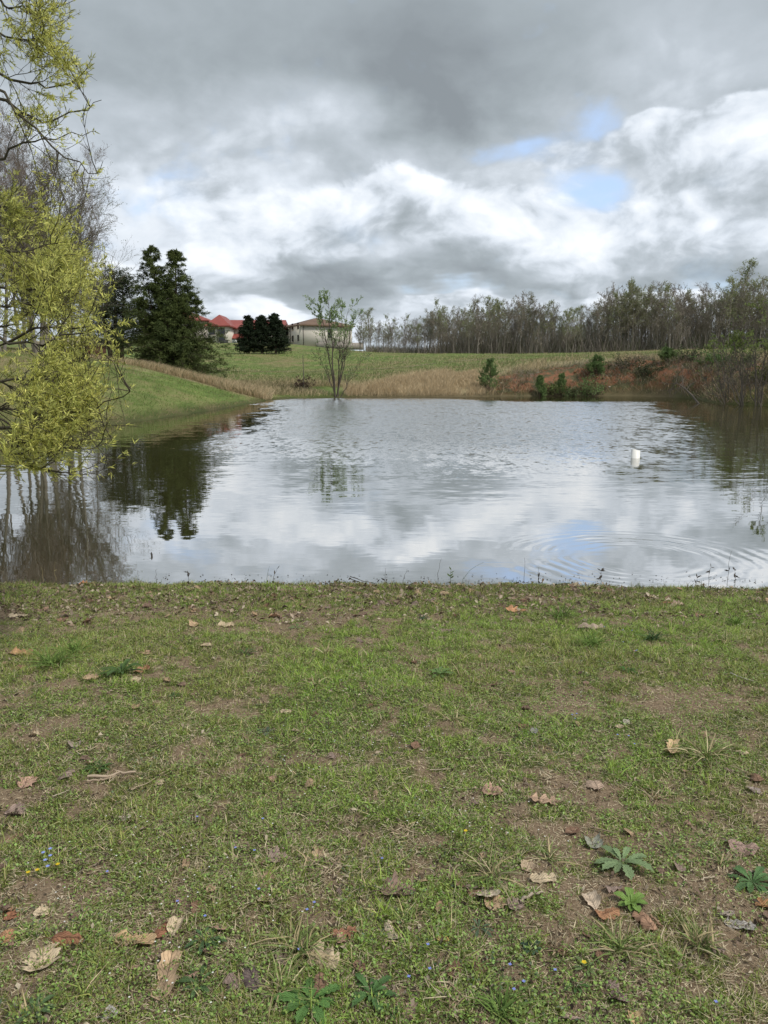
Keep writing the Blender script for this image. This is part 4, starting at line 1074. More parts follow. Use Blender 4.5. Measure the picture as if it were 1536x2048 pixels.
def hip_roof(name, parent, o, ux, uy, a, b, z, h, mat, over=.9, ridge=None):
    """rectangle a (along ux) x b (along uy) from corner o, eaves at z, rise h"""
    o = np.array([o[0], o[1], 0.0]); A_ = o - ux * over - uy * over; a2 = a + 2 * over; b2 = b + 2 * over
    c = [A_, A_ + ux * a2, A_ + ux * a2 + uy * b2, A_ + uy * b2]
    m = min(a2, b2) / 2 * (ridge if ridge else .98)
    if a2 >= b2: r = [A_ + uy * b2 / 2 + ux * m, A_ + uy * b2 / 2 + ux * (a2 - m)]; rf = [(4, 5, 9, 8), (5, 6, 9), (6, 7, 8, 9), (7, 4, 8)]
    else: r = [A_ + ux * a2 / 2 + uy * m, A_ + ux * a2 / 2 + uy * (b2 - m)]; rf = [(4, 5, 8), (5, 6, 9, 8), (6, 7, 9), (7, 4, 8, 9)]
    V = [p + Z3 * (z - .35) for p in c] + [p + Z3 * z for p in c] + [p + Z3 * (z + h) for p in r]
    F = [(0, 3, 2, 1), (0, 1, 5, 4), (1, 2, 6, 5), (2, 3, 7, 6), (3, 0, 4, 7)] + rf
    return polymesh(name, V, F, mat, parent)
def school():
    t = thing('cream_building', 'long cream two storey building with red hipped roofs on the hilltop behind the conifers', 'building', (-40, 268, 11.0))
    inv = np.array([-40, 268, 11.0])
    def W_(x, y, z): return np.array([x, y, z]) - inv
    # right wing, turned with a corner towards the pond
    Cn = np.array([-27.2, 260.0, 0]); u = norm(np.array([[16.0, 8.0, 0]]))[0]; v = norm(np.array([[-8.0, 16.0, 0]]))[0]
    z0, ze = 9.6, at(610, 649, 260)[2]
    o = Cn + Z3 * z0 - inv
    boxes('wall', [(o, u * 18.2, v * 12.2, Z3 * (ze - z0)), (o + u * .9 + v * 12.2, u * 17.0, v * 9.0, Z3 * (ze - z0 - .01))], STUCCO, t)
    hip_roof('roof', t, Cn - inv, u, v, 18.2, 21.2, ze - inv[2], at(630, 634, 268)[2] - ze, ROOFB)
    nl = -u; nr = -v
    base_ = o
    # left face (seen obliquely), windows on two floors
    for k, dd in enumerate((2.2, 7.6)):
        for zz in (1.4, 5.4):
            window(t, base_ + v * (dd + 1.5) + Z3 * (zz + 1.3), -v, nl, 1.5, 2.0)
    window(t, base_ + u * .9 + v * 17.4 + Z3 * 5.2, -v, nl, 2.0, 2.6, True)
    window(t, base_ + u * .9 + v * 17.4 + Z3 * 1.4, -v, nl, 2.0, 2.2, True)
    # right face: nearly blank, one narrow dark window and a downpipe
    window(t, base_ + u * 9.3 + Z3 * 3.8, u, nr, 1.6, 3.0)
    boxes('downpipe', [(base_ + u * .5 - v * .16, u * .14, v * .14, Z3 * (ze - z0 - .4)), (base_ + u * 17.3 - v * .16, u * .14, v * .14, Z3 * (ze - z0 - .4)), (base_ - u * .16 + v * 10.6, u * .14, v * .14, Z3 * (ze - z0 - .4))], FRAME, t)
    boxes('terrace_wall', [(base_ - v * 3.0 + u * 4, u * 17, v * .5, Z3 * 2.3)], STONE, t)
    # centre and left wings, facing the pond
    X = np.array([1.0, 0, 0]); Y = np.array([0, 1.0, 0])
    def seg(px0, px1, D, zb, zt, dep, name='wall'):
        x0 = (px0 - 768) / FPX * D; x1 = (px1 - 768) / FPX * D
        boxes(name, [(W_(x0, D, zb), X * (x1 - x0), Y * dep, Z3 * (zt - zb))], STUCCO, t); return x0, x1
    zc = at(470, 656, 272)[2]
    x0, x1 = seg(463, 572, 272, 10, zc, 12)
    hip_roof('roof', t, W_(x0, 272, 0) * np.array([1, 1, 0]), X, Y, x1 - x0, 12, zc - inv[2], at(470, 640, 278)[2] - zc, ROOFM, ridge=.1)
    zg = at(450, 651, 262)[2]
    x0, x1 = seg(424, 464, 262, 10.5, zg, 18)
    hip_roof('roof', t, W_(x0, 262, 0) * np.array([1, 1, 0]), X, Y, x1 - x0, 18, zg - inv[2], at(430, 632, 272)[2] - zg, ROOFM)
    xw = (445 - 768) / FPX * 262
    window(t, W_(xw, 262, at(450, 670, 262)[2]), X, -Y, 2.2, 1.5, True)
    window(t, W_((427 - 768) / FPX * 262, 262, at(450, 670, 262)[2]), X, -Y, 1.9, 1.5, True)
    window(t, W_((445 - 768) / FPX * 262, 262, at(450, 684, 262)[2]), X, -Y, 2.2, 1.0, True)
    window(t, W_((470 - 768) / FPX * 272, 272, at(470, 666.5, 272)[2]), X, -Y, .8, .8, False, False)
    boxes('downpipe', [(W_((443 - 768) / FPX * 262, 261.82, 11), X * .14, Y * .14, Z3 * 6.6)], FRAME, t)
    za, zb_ = at(475, 676, 268)[2], at(475, 667.5, 271.9)[2]
    xa, xb = (464.4 - 768) / FPX * 269, (500 - 768) / FPX * 269
    polymesh('porch_roof', [W_(xa, 268, za), W_(xb, 268, za), W_(xb, 271.95, zb_), W_(xa, 271.95, zb_), W_(xa, 268, za - .2), W_(xb, 268, za - .2), W_(xb, 271.95, za - .2), W_(xa, 271.95, za - .2)],
             [(0, 1, 2, 3), (4, 7, 6, 5), (0, 4, 5, 1), (1, 5, 6, 2), (3, 7, 4, 0)], ROOFM, t)
    for i in range(4):
        xx = xa + .25 + i * (xb - xa - .8) / 3
        boxes('porch_post', [(W_(xx, 268.3, 10.8), X * .3, Y * .3, Z3 * (za - .21 - 10.8))], TRIM, t)
    # far left wing, mostly behind the cedar
    zf = at(400, 640, 275)[2]
    x0, x1 = seg(300, 423, 275, 10, zf, 14)
    hip_roof('roof', t, W_(x0, 275, 0) * np.array([1, 1, 0]), X, Y, x1 - x0, 14, zf - inv[2], 3.2, ROOFM)
    # low grey equipment and parapet by the left wing
school()
b_ = G(505, 650)
def equipment():
    for px, w, h, lab in ((455, 2.4, 1.3, 'low dark utility box beside the arched doorway of the left wing'), (476, 1.6, 1.2, 'pale utility box under the small red porch roof')):
        x = (px - 768) / FPX * 257; z = gz(x, 257)
        t = thing('utility_box', lab, 'utility box', (x, 257, z))
        boxes('cabinet', [((-w / 2, 0, 0), np.array([w, 0, 0]), np.array([0, 1.0, 0]), Z3 * h)], smat('cabinet_' + ('dark' if px == 455 else 'pale'), (.06, .06, .06) if px == 455 else (.5, .5, .48), .6, .1, 2), t)
        boxes('lid', [((-w / 2 - .05, -.05, h), np.array([w + .1, 0, 0]), np.array([0, 1.1, 0]), Z3 * .08)], FRAME, t)
equipment()
def barn():
    D = 118; px0, px1 = 95, 192
    x0, x1 = (px0 - 768) / FPX * D, (px1 - 768) / FPX * D
    zg = at(150, 697, D)[2]; ze = at(150, 684, D)[2]; zr = at(150, 671, D)[2]
    o = np.array([x0, D, zg]); t = thing('low_building', 'low red brown building with a pale tan roof behind the left trees', 'building', o)
    X = np.array([1.0, 0, 0]); Y = np.array([0, 1.0, 0]); w = x1 - x0
    rb = smat('red_brown_wall', (.20, .085, .055), .9, .2, 1.0)
    boxes('wall', [((0, 0, -1), X * w, Y * 7, Z3 * (ze - zg + 1))], rb, t)
    hip_roof('roof', t, (0, 0), X, Y, w, 7, ze - zg, zr - ze, smat('tan_roof', (.33, .27, .20), .8, .15, 1.0), .4, .3)
    for k in range(3): window(t, np.array([.8 + k * 2.4, 0, .25]), X, -Y, 1.1, .6, False, False)
barn()

# ------------------------------------------------------------------ far and middle grasses
def grass_patch(name, X, Y, Hh, Wd, col, label, lean=.25, mat=M_STRAW, bendk=.35, prof=((0, 1), (.6, .75), (1, 0)), facing=True, seed=1):
    rng = np.random.default_rng(seed); n = len(X)
    P = np.stack([X, Y, ground(X, Y) - .02], 1)
    T = norm(np.stack([rng.normal(0, lean, n) + .05, rng.normal(0, lean, n), np.ones(n)], 1))
    a = rng.uniform(0, math.pi, n); sd = np.stack([np.cos(a), np.sin(a), np.zeros(n)], 1); sd = norm(sd - (sd * T).sum(1, keepdims=True) * T)
    bend = np.stack([rng.normal(0.05, bendk, n), rng.normal(0, bendk, n), -np.abs(rng.normal(0, bendk * .3, n))], 1) * Hh[:, None]
    A_ = Acc(); ribbons(A_, P, T, sd, Hh, Wd, bend, list(prof), col)
    return obj(name, A_.mesh(name), mat, kind='stuff', label=label)
rg = np.random.default_rng(91)
def tan(n, lo=.75, hi=1.25, green=.0):
    c = np.where(rg.uniform(size=(n, 1)) < green, np.array([[.11, .14, .045]]), np.where(rg.uniform(size=(n, 1)) < .5, np.array([[.56, .44, .27]]), np.array([[.46, .37, .24]])))
    return c * rg.uniform(lo, hi, (n, 1))
def band(n, px0, px1, D0, D1, keep=None, smin=.15):
    px = rg.uniform(px0, px1, n); D = rg.uniform(D0, D1, n); X = (px - 768) / FPX * D
    s = sdist(X, D); k = s > smin
    if keep is not None: k &= keep(px, D, X, s)
    return X[k], D[k], px[k], s[k]
SP = ((0, .8), (.65, 1.15), (1, 0)); ONE = ((0, 1), (1, 0))
# straw grass along the left ridge
X, Y, px, s = band(70000, 190, 545, 54, 64, lambda px, D, X, s: (np.abs(D - (58.2 - (520 - px) * .003 + (fbm(X * .4, D * .4, 8) - .5) * 3)) < 1.9 + (px > 440) * 1.5) & (rg.uniform(size=len(px)) < .35 + .5 * ssn(px, 230, 420)))
n = len(X); grass_patch('straw_grass', X, Y, rg.uniform(.35, .8, n) * (.55 + .45 * ssn(px, 230, 330)), rg.uniform(.010, .022, n), tan(n, green=.12), 'straw coloured tall grass along the ridge of the left bank in front of the cedar', prof=SP, seed=3)
# behind the inlet
X, Y, px, s = band(26000, 410, 740, 59, 72, lambda px, D, X, s: (fbm(X * .35, D * .35, 12) > .40 + .12 * ssn(px, 560, 640)) & ((s > .3)) & (D > 60 + (px < 480) * 2))
n = len(X); grass_patch('straw_grass', X, Y, rg.uniform(.25, .7, n), rg.uniform(.010, .02, n), tan(n, .7, 1.15, .3), 'thin straw grass on the low ground behind the far left shore', prof=SP, seed=4)
# the tall golden stand on the far shore
X, Y, px, s = band(90000, 690, 985, 63, 77, lambda px, D, X, s: (D < 65.5 + 10 * ssn(px, 700, 900) + (fbm(px * .02, D * .5, 13) - .5) * 5) & (D < 72 + (px < 960) * 6) & (rg.uniform(size=len(px)) < .65) & (fbm(X * .6, D * .6, 77) > .33))
n = len(X); grass_patch('golden_grass', X, Y, rg.uniform(.45, 1.15, n) * (1 - .3 * (px > 900)), rg.uniform(.011, .024, n), tan(n, .8, 1.3), 'dense golden tall grass standing along the far shore between the tree in the water and the red bank', prof=SP, seed=5)
# lip of the red bank, and the water line below it
X, Y, px, s = band(60000, 985, 1640, 50, 80, lambda px, D, X, s: (s > 4.8) & (s < 10) & (fbm(X * .3, D * .3, 14) + .25 * ssn(s, 7, 4) > .52))
n = len(X); grass_patch('straw_grass', X, Y, rg.uniform(.25, .8, n), rg.uniform(.010, .022, n), tan(n, .75, 1.2, .2), 'straw grass along the top edge of the red bank', prof=SP, seed=6)
X, Y, px, s = band(90000, 960, 1640, 44, 70, lambda px, D, X, s: (s < 3.6) & (fbm(X * .5, D * .5, 15) > np.where(s < 1.1, .22, .53)), smin=.03)
n = len(X); gcol = np.where(rg.uniform(size=(n, 1)) < .35, np.array([[.085, .11, .035]]), np.where(rg.uniform(size=(n, 1)) < .5, np.array([[.13, .10, .075]]), tan(n, .5, .95))) * rg.uniform(.6, 1.3, (n, 1))
grass_patch('bank_grass', X, Y, rg.uniform(.15, .75, n), rg.uniform(.010, .024, n), gcol, 'mixed green and straw weeds on the red bank down to the water', prof=SP, lean=.5, seed=7)
# field: green sward with sparse straw
def screen_scatter(n, px0, px1, D0, D1):
    u = rg.uniform(size=n); D = 1 / (1 / D0 + u * (1 / D1 - 1 / D0)); px = rg.uniform(px0, px1, n); return px, D, (px - 768) / FPX * D
px, D, X = screen_scatter(60000, 400, 1640, 66, 205); s = sdist(X, D); k = (s > 4) & (fbm(X * .08, D * .05, 20) + rg.uniform(-.15, .15, len(X)) > .52); X, D, px = X[k], D[k], px[k]
n = len(X); sc = D / 70
grass_patch('field_straw', X, D, rg.uniform(.12, .5, n), rg.uniform(.012, .02, n) * sc, tan(n, .7, 1.1, .35), 'scattered straw stalks standing in the green field', prof=SP, seed=8)
px, D, X = screen_scatter(110000, 380, 1640, 62, 205); s = sdist(X, D); k = (s > 3.4); X, D = X[k], D[k]
n = len(X); v_ = fbm(X * .25, D * .12, 21)
c = (np.array([[.085, .13, .03]]) * (1 - v_[:, None]) + np.array([[.17, .225, .06]]) * v_[:, None]) * rg.uniform(.65, 1.3, (n, 1))
grass_patch('field_grass', X, D, rg.uniform(.06, .2, n), rg.uniform(.02, .05, n) * (D / 90), c, 'short green grass covering the field beyond the pond', mat=M_GRASS, prof=ONE, seed=9)
# left bank sward
px, D, X = screen_scatter(190000, -260, 640, 14, 80); s = sdist(X, D); k = (s > .05) & (s < 26); X, D, s = X[k], D[k], s[k]
n = len(X); v_ = np.clip(fbm(X * .35, D * .25, 22, 4) * 1.6 - .3, 0, 1)
dryk = (rg.uniform(size=n) < .24 + .28 * ssn(fbm(X * .25, D * .2, 23), .5, .65) + .35 * ssn(s, 4, 9) + .3 * ssn(1.0 - s, 0, .6))
c = np.where(dryk[:, None], np.array([[.30, .24, .13]]), np.array([[.085, .145, .026]]) * (1 - v_[:, None]) + np.array([[.165, .25, .052]]) * v_[:, None]) * rg.uniform(.65, 1.3, (n, 1))
grass_patch('bank_grass', X, D, rg.uniform(.05, .20, n), rg.uniform(.012, .026, n) * (D / 35), c, 'short green grass on the slope of the left bank', mat=M_GRASS, lean=.5, prof=ONE, seed=10)
# brambles and dead brush in tangles on the bank
X, Y, px, s = band(60000, 985, 1640, 44, 72, lambda px, D, X, s: (s < 6.5) & (fbm(X * .55, D * .55, 44, 4) > .46), smin=.3)
n = len(X); bc = np.where(rg.uniform(size=(n, 1)) < .30, np.array([[.10, .13, .05]]), np.where(rg.uniform(size=(n, 1)) < .6, np.array([[.34, .28, .23]]), np.array([[.20, .155, .12]]))) * rg.uniform(.6, 1.3, (n, 1))
grass_patch('brush', X, Y, rg.uniform(.25, .95, n) * ssn(s, .2, 1.5), rg.uniform(.008, .02, n), bc, 'tangled grey brown brambles and dead brush over the red bank', prof=((0, 1), (.6, .8), (1, 0)), lean=.75, seed=17)
# rubble on the red bank
A_ = Acc(); rng = np.random.default_rng(92)
X, Y, px, s = band(4200, 985, 1560, 44, 70, lambda px, D, X, s: (s < 4.2) & (s > .3) & (fbm(X * .45, D * .45, 33) > .5))
cubeV = np.array([(-1, -1, -1), (1, -1, -1), (1, 1, -1), (-1, 1, -1), (-1, -1, 1), (1, -1, 1), (1, 1, 1), (-1, 1, 1)]) * .5
cubeF = np.array([(0, 3, 2, 1), (4, 5, 6, 7), (0, 1, 5, 4), (1, 2, 6, 5), (2, 3, 7, 6), (3, 0, 4, 7)])
n = len(X); Zg = ground(X, Y); sz = rng.uniform(.06, .24, n) * rng.uniform(.4, 1, n)
V = (cubeV[None] * rng.uniform(.5, 1.1, (n, 8, 1)) * np.array([1.2, 1, .7])) * sz[:, None, None]
an = rng.uniform(0, 6.28, n); ca, sa = np.cos(an)[:, None], np.sin(an)[:, None]
V = np.stack([V[..., 0] * ca - V[..., 1] * sa, V[..., 0] * sa + V[..., 1] * ca, V[..., 2]], -1) + np.stack([X, Y, Zg], -1)[:, None]
cc = np.where(rng.uniform(size=(n, 1)) < .22, np.array([[.50, .44, .36]]), np.array([[.30, .13, .06]])) * rng.uniform(.6, 1.2, (n, 1))
A_.add(V.reshape(-1, 3), ((np.arange(n) * 8)[:, None, None] + cubeF[None]).reshape(-1, 4), np.repeat(cc, 8, 0))
obj('rubble', A_.mesh('rubble'), M_DEAD, kind='stuff', label='pale and rust coloured rubble lying on the eroded red bank')

# the white pipe standing in the pond
def pipe():
    p = at(1270.5, 916, 1.0) - np.array([0, 0, CAMZ]); p = p * (-CAMZ / p[2])
    dist = p[1]; w = 17.5 / FPX * dist; r = w / 2
    h1 = 14.5 / FPX * dist * 1.01; h2 = 18.5 / FPX * dist
    N_ = 40; V, F, UV = [], [], []
    for k, (rr) in enumerate((r, r * .93)):
        for i in range(N_):
            a = 2 * math.pi * i / N_
            top = h1 + (h2 - h1) * (.5 - .5 * math.cos(a) ) * 1.0   # cut at a slant: higher at the left
            top += .004 * math.sin(a * 5 + 1)
            V.append((rr * math.cos(a), rr * math.sin(a), -.5)); V.append((rr * math.cos(a), rr * math.sin(a), top))
    for i in range(N_):
        j = (i + 1) % N_
        F.append((2 * i, 2 * j, 2 * j + 1, 2 * i + 1))
        a, b = 2 * N_ + 2 * i, 2 * N_ + 2 * j
        F.append((b, a, a + 1, b + 1)); F.append((2 * i + 1, 2 * j + 1, b + 1, a + 1))
    m = smat('white_plastic', (.74, .73, .69), .45, .05, 9, 0, 0, .4)
    obj('white_pipe', make_mesh('white_pipe', np.array(V), np.array(F), None, True), m, None, (p[0], p[1], 0), label='short white plastic pipe end sticking up out of the pond, cut at a slant', cat='pipe')
pipe()

# ------------------------------------------------------------------ the near bank: turf, weeds, litter
rf = np.random.default_rng(17)
def nearpts(n, y0=1.15, y1=7.35, pw=1.0, side=.9):
    """points on the near bank, denser towards the camera"""
    u = rf.uniform(size=n)
    a, b = y0 ** (1 - pw) if pw != 1 else 0, y1 ** (1 - pw) if pw != 1 else 0
    y = y0 * (y1 / y0) ** u if pw == 1 else (a + u * (b - a)) ** (1 / (1 - pw))
    x = rf.uniform(-1, 1, n) * (.53 * y + side)
    return x, y
def land_ok(x, y): return nlook(NEARS, x, y) > .0
def nz_(x, y): return nlook(NEARZ, x, y)
def blades(name, n, hmin, hmax, wmin, wmax, colf, label, lean=.5, thr=0.0, y0=1.15, pw=1.0, mat=M_GRASS, prof=((0, .9), (.45, 1), (1, 0)), clump=0, flat=False, bendk=.5, keepf=None, kind='stuff'):
    x, y = nearpts(n, y0=y0, pw=pw)
    if clump:
        m = max(n // clump, 1); cx, cy = nearpts(m, y0=y0, pw=pw); i = rf.integers(0, m, n); rr = np.abs(rf.normal(0, .018, n)); an = rf.uniform(0, 6.28, n)
        x = cx[i] + rr * np.cos(an); y = cy[i] + rr * np.sin(an)
    c = cover(x, y)
    k = land_ok(x, y) & (c + rf.uniform(-.24, .24, n) > thr)
    if keepf is not None: k &= keepf(x, y, c)
    x, y, c = x[k], y[k], c[k]; n = len(x)
    P = np.stack([x, y, nz_(x, y) - (.002 if not flat else -.004)], 1)
    an = rf.uniform(0, 2 * math.pi, n); ln = np.abs(rf.normal(0, lean, n)) if not flat else rf.uniform(2.5, 12, n)
    T = norm(np.stack([np.cos(an) * ln, np.sin(an) * ln, np.ones(n)], 1))
    sd = norm(np.cross(T, np.array([0, 0, 1.0]) + rf.normal(0, .35, (n, 3))))
    H = rf.uniform(hmin, hmax, n) * np.clip(.75 + c * 1.2, .5, 1.5)
    bend = np.stack([np.cos(an), np.sin(an), -np.full(n, .45)], 1) * (H * np.abs(rf.normal(0, bendk, n)))[:, None]
    if flat: bend = rf.normal(0, .18, (n, 3)) * H[:, None]; bend[:, 2] = np.abs(bend[:, 2]) * .2
    A_ = Acc(); ribbons(A_, P, T, sd, H, rf.uniform(wmin, wmax, n), bend, list(prof), colf(n, x, y, c))
    return obj(name, A_.mesh(name), mat, kind=kind, label=label)
def greens(n, x, y, c):
    h = fbm(x * 3, y * 3, 51, 3)[:, None]; g = np.clip(c[:, None] * 1.6 + .25, 0, 1)
    a = np.array([[.15, .205, .040]]); b = np.array([[.29, .46, .075]]); d = np.array([[.40, .46, .12]])
    q_ = ssn(fbm(x * 1.1, y * 1.1, 57, 3), .40, .62)[:, None]; a = a * (1 - q_ * .0) ; b = b * (1 - q_) + np.array([[.27, .30, .085]]) * q_
    col = a * (1 - g) + b * g; col = col * (1 - h * .5) + d * h * .5
    r = rf.uniform(size=(n, 1)); col = np.where(r < .15, np.array([[.52, .43, .26]]), col)
    return col * rf.uniform(.5, 1.6, (n, 1)) * rf.uniform(.93, 1.07, (n, 3))
def straws(n, x, y, c):
    r = rf.uniform(size=(n, 1))
    col = np.where(r < .4, np.array([[.62, .53, .36]]), np.where(r < .75, np.array([[.42, .33, .22]]), np.array([[.15, .10, .06]])))
    return col * rf.uniform(.6, 1.3, (n, 1))
blades('grass', 420000, .010, .034, .0026, .0048, greens, 'short green turf grass growing in patches on the near bank', lean=.95, thr=-.13, clump=7, pw=1.0, prof=((0, 1), (1, 0)))
blades('grass', 110000, .014, .044, .0016, .0034, greens, 'slightly longer green turf grass on the near bank', lean=.7, thr=-.05, clump=9, pw=1.0)
blades('grass', 170000, .015, .046, .0030, .0055, greens, 'short green turf grass on the far half of the near bank', lean=.7, thr=-.18, y0=3.6, pw=.3, clump=7, prof=((0, 1), (1, 0)))
blades('tall_grass', 16000, .04, .095, .0020, .0040, greens, 'longer bright green grass tufts on the near bank', lean=.45, thr=.20, clump=18)
blades('shore_grass', 52000, .03, .085, .002, .0045, lambda n, x, y, c: np.where(rf.uniform(size=(n, 1)) < .45, np.array([[.33, .28, .13]]), np.array([[.13, .17, .045]])) * rf.uniform(.6, 1.3, (n, 1)),
       'yellowed grass fringe along the top of the near shore', lean=.5, thr=-.9, y0=5.0, pw=-1.5, clump=12, keepf=lambda x, y, c: (rf.uniform(size=len(x)) < 1.15 - nlook(NEARS, x, y) * .55) & (fbm(x * 2.5, y * 2.5, 61) > .40))
blades('dry_straw', 120000, .012, .06, .0010, .0026, straws, 'thin dry straw and dead stems lying flat among the turf', thr=-.8, flat=True, mat=M_STRAW, prof=((0, 1), (1, 0)))
blades('dry_straw', 60000, .015, .05, .0015, .0030, straws, 'pale curled dead grass standing among the turf', thr=-.5, lean=1.1, mat=M_STRAW, clump=6, keepf=lambda x, y, c: fbm(x * 2.2, y * 2.2, 63, 3) + rf.uniform(-.1, .1, len(x)) > .50)
# small round leaved weeds in mats
def weeds(n, size, col, label, name, seedn, thr, y0=1.15, pw=1.0, lift=.022):
    x, y = nearpts(n, y0=y0, pw=pw); c = cover(x, y)
    k = land_ok(x, y) & (fbm(x * 3.1, y * 3.1, seedn, 4) + c * .35 + rf.uniform(-.05, .05, n) > thr); x, y, c = x[k], y[k], c[k]; n = len(x)
    P = np.stack([x, y, nz_(x, y) + rf.uniform(.001, 1, n) ** 1.5 * lift * np.clip(1 + c * 2, .5, 1.8)], 1)
    an = rf.uniform(0, 6.28, n); el_ = rf.normal(.25, .35, n)
    d = np.stack([np.cos(an) * np.cos(el_), np.sin(an) * np.cos(el_), np.sin(el_)], 1); s_ = norm(np.cross(d, np.array([0, 0, 1.0]) + rf.normal(0, .3, (n, 3))))
    L = size * rf.uniform(.6, 1.35, n); 
    V = np.stack([P, P + d * (L * .45)[:, None] + s_ * (L * .36)[:, None], P + d * L[:, None], P + d * (L * .45)[:, None] - s_ * (L * .36)[:, None]], 1)
    cc = np.array(col)[None] * rf.uniform(.55, 1.45, (n, 1)) * rf.uniform(.9, 1.1, (n, 3))
    A_ = Acc(); A_.add(V.reshape(-1, 3), (np.arange(n) * 4)[:, None] + np.arange(4)[None], np.repeat(cc, 4, 0))
    obj(name, A_.mesh(name), M_ROS if False else M_GRASS, kind='stuff', label=label)
weeds(230000, .0078, (.225, .325, .085), 'mats of tiny round leaved green weeds spread through the turf', 'small_weeds', 71, .44)
weeds(70000, .009, (.27, .37, .12), 'lighter green clover like weeds in small patches', 'clover', 72, .54)
weeds(40000, .009, (.14, .18, .10), 'greyish green low weeds in the turf', 'small_weeds', 73, .62)
# crumbled leaf litter and soil crumbs
def litter(name, n, size, label, cols, keepf, y0=1.15, pw=1.0, hi=.012):
    x, y = nearpts(n, y0=y0, pw=pw); k = land_ok(x, y) & keepf(x, y); x, y = x[k], y[k]; n = len(x)
    P = np.stack([x, y, nz_(x, y) + rf.uniform(.002, hi, n)], 1)
    an = rf.uniform(0, 6.28, n); el_ = rf.normal(0, .45, n)
    d = np.stack([np.cos(an) * np.cos(el_), np.sin(an) * np.cos(el_), np.sin(el_)], 1); s_ = norm(np.cross(d, np.array([0, 0, 1.0]) + rf.normal(0, .6, (n, 3))))
    L = size * rf.uniform(.4, 1.5, n) ** 1.3; w = L * rf.uniform(.12, .34, n); up = np.array([0, 0, 1.0]) * (L * rf.uniform(.05, .4, n))[:, None]
    V = np.stack([P, P + d * (L * .4)[:, None] + s_ * w[:, None] + up, P + d * L[:, None], P + d * (L * .55)[:, None] - s_ * w[:, None] + up * .7, P + d * (L * .5)[:, None]], 1)
    F = np.array([(0, 1, 4), (1, 2, 4), (2, 3, 4), (3, 0, 4)])
    cc = np.array(cols)[rf.integers(0, len(cols), n)] * rf.uniform(.6, 1.35, (n, 1))
    A_ = Acc(); A_.add(V.reshape(-1, 3), ((np.arange(n) * 5)[:, None, None] + F[None]).reshape(-1, 3), np.repeat(cc, 5, 0))
    obj(name, A_.mesh(name), M_DEAD, kind='stuff', label=label)
BR = [(.26, .19, .135), (.40, .32, .24), (.19, .135, .10), (.52, .44, .33), (.32, .25, .19)]
litter('leaf_litter', 24000, .030, 'crumbled brown leaf litter in a belt behind the near shore', BR, lambda x, y: rf.uniform(size=len(x)) < (1 - ssn(np.abs(y - 6.2 + .3 * fbm(x, y, 5)), .5, 1.35)) * np.where(fbm(x * 1.6, y * 1.6, 81) > .42, .75, .12), y0=4.6, pw=.2, hi=.02)
litter('leaf_litter', 16000, .015, 'scattered crumbs of dead leaves in the turf', BR, lambda x, y: fbm(x * 3, y * 3, 83) > .54)
litter('leaf_litter', 26000, .011, 'dark dead leaf crumbs added as the shade in gaps between the grass', [(.07, .05, .035), (.11, .08, .055), (.05, .037, .026)], lambda x, y: fbm(x * 5, y * 5, 85) > .47, hi=.014)  # dead matter coloured dark to put the shade of the turf gaps in
blades('dry_straw', 42000, .018, .055, .0012, .0024, lambda n, x, y, c: np.array([[.70, .61, .43]]) * rf.uniform(.6, 1.1, (n, 1)), 'bleached straw strands caught on top of the turf', thr=-.8, flat=True, mat=M_STRAW, prof=((0, 1), (1, 0)), keepf=lambda x, y, c: fbm(x * 2.6, y * 2.6, 66, 3) > .44)
litter('shore_debris', 1600, .03, 'dark leaf fragments and stems at the edge of the water', [(.03, .025, .02), (.06, .045, .03)], lambda x, y: nlook(NEARS, x, y) < .22, y0=6.8, pw=.2, hi=.03)
# flecks floating just off the shore
x = rf.uniform(-4, 4.2, 420); y = 7.15 + np.abs(rf.normal(0, .16, 420)) + .05; sN = sdist(x, y); x, y = x[sN < -.02], y[sN < -.02]; n = len(x)
x = x + np.where(fbm(x * 2, y, 3) > .5, 0, .1); an = rf.uniform(0, 6.28, n); L = rf.uniform(.006, .03, n)
d = np.stack([np.cos(an), np.sin(an), np.zeros(n)], 1); P = np.stack([x, y, np.full(n, .006)], 1)
A_ = Acc(); ribbons(A_, P, norm(d + rf.normal(0, .25, (n, 3)) * np.array([0, 0, 1])), np.cross(d, np.array([0, 0, 1.0])), L, L * .5, d * 0, [(0, .5), (.5, 1), (1, 0)], np.array([[.035, .028, .02]]) * rf.uniform(.5, 2, (n, 1)))
obj('shore_debris', A_.mesh('shore_debris'), M_DEAD, kind='stuff', label='dark flecks floating on the water just off the near shore')
# tiny flowers
def flowers(name, pts, size, col, label, petals=5):
    A_ = Acc()
    for (x, y, h) in pts:
        z = float(nz_(np.array([x]), np.array([y]))[0]) + h
        a = np.arange(petals) / petals * 6.283 + x * 9; n_ = petals
        P = np.repeat([[x, y, z]], n_, 0); d = np.stack([np.cos(a), np.sin(a), np.full(n_, .25)], 1)
        ribbons(A_, P, norm(d), norm(np.cross(d, [0, 0, 1.0])), np.full(n_, size), np.full(n_, size * .8), d * 0, [(0, .3), (.6, 1), (1, 0)], col)
        tubes(A_, np.array([[[x, y, z - h], [x, y, z]]]), np.array([[.0008, .0006]]), 3, (.12, .18, .05))
    return obj(name, A_.mesh(name), M_GRASS, kind='stuff', label=label)
def spots(cs, spread, k, h=(.02, .04)):
    r = []
    for px, py in cs:
        p = G(px, py)
        for _ in range(k): r.append((p[0] + rf.normal(0, spread), p[1] + rf.normal(0, spread), rf.uniform(*h)))
    return r
flowers('white_flowers', spots([(600, 1480), (640, 1510), (820, 1480), (850, 1500), (570, 1560), (360, 1960), (375, 1975), (450, 1820), (60, 1770), (1230, 1390), (720, 1365), (440, 1780), (860, 1630), (1000, 1650), (300, 1680)], .13, 11), .0032, (.80, .80, .76), 'tiny white flowers scattered in the turf')
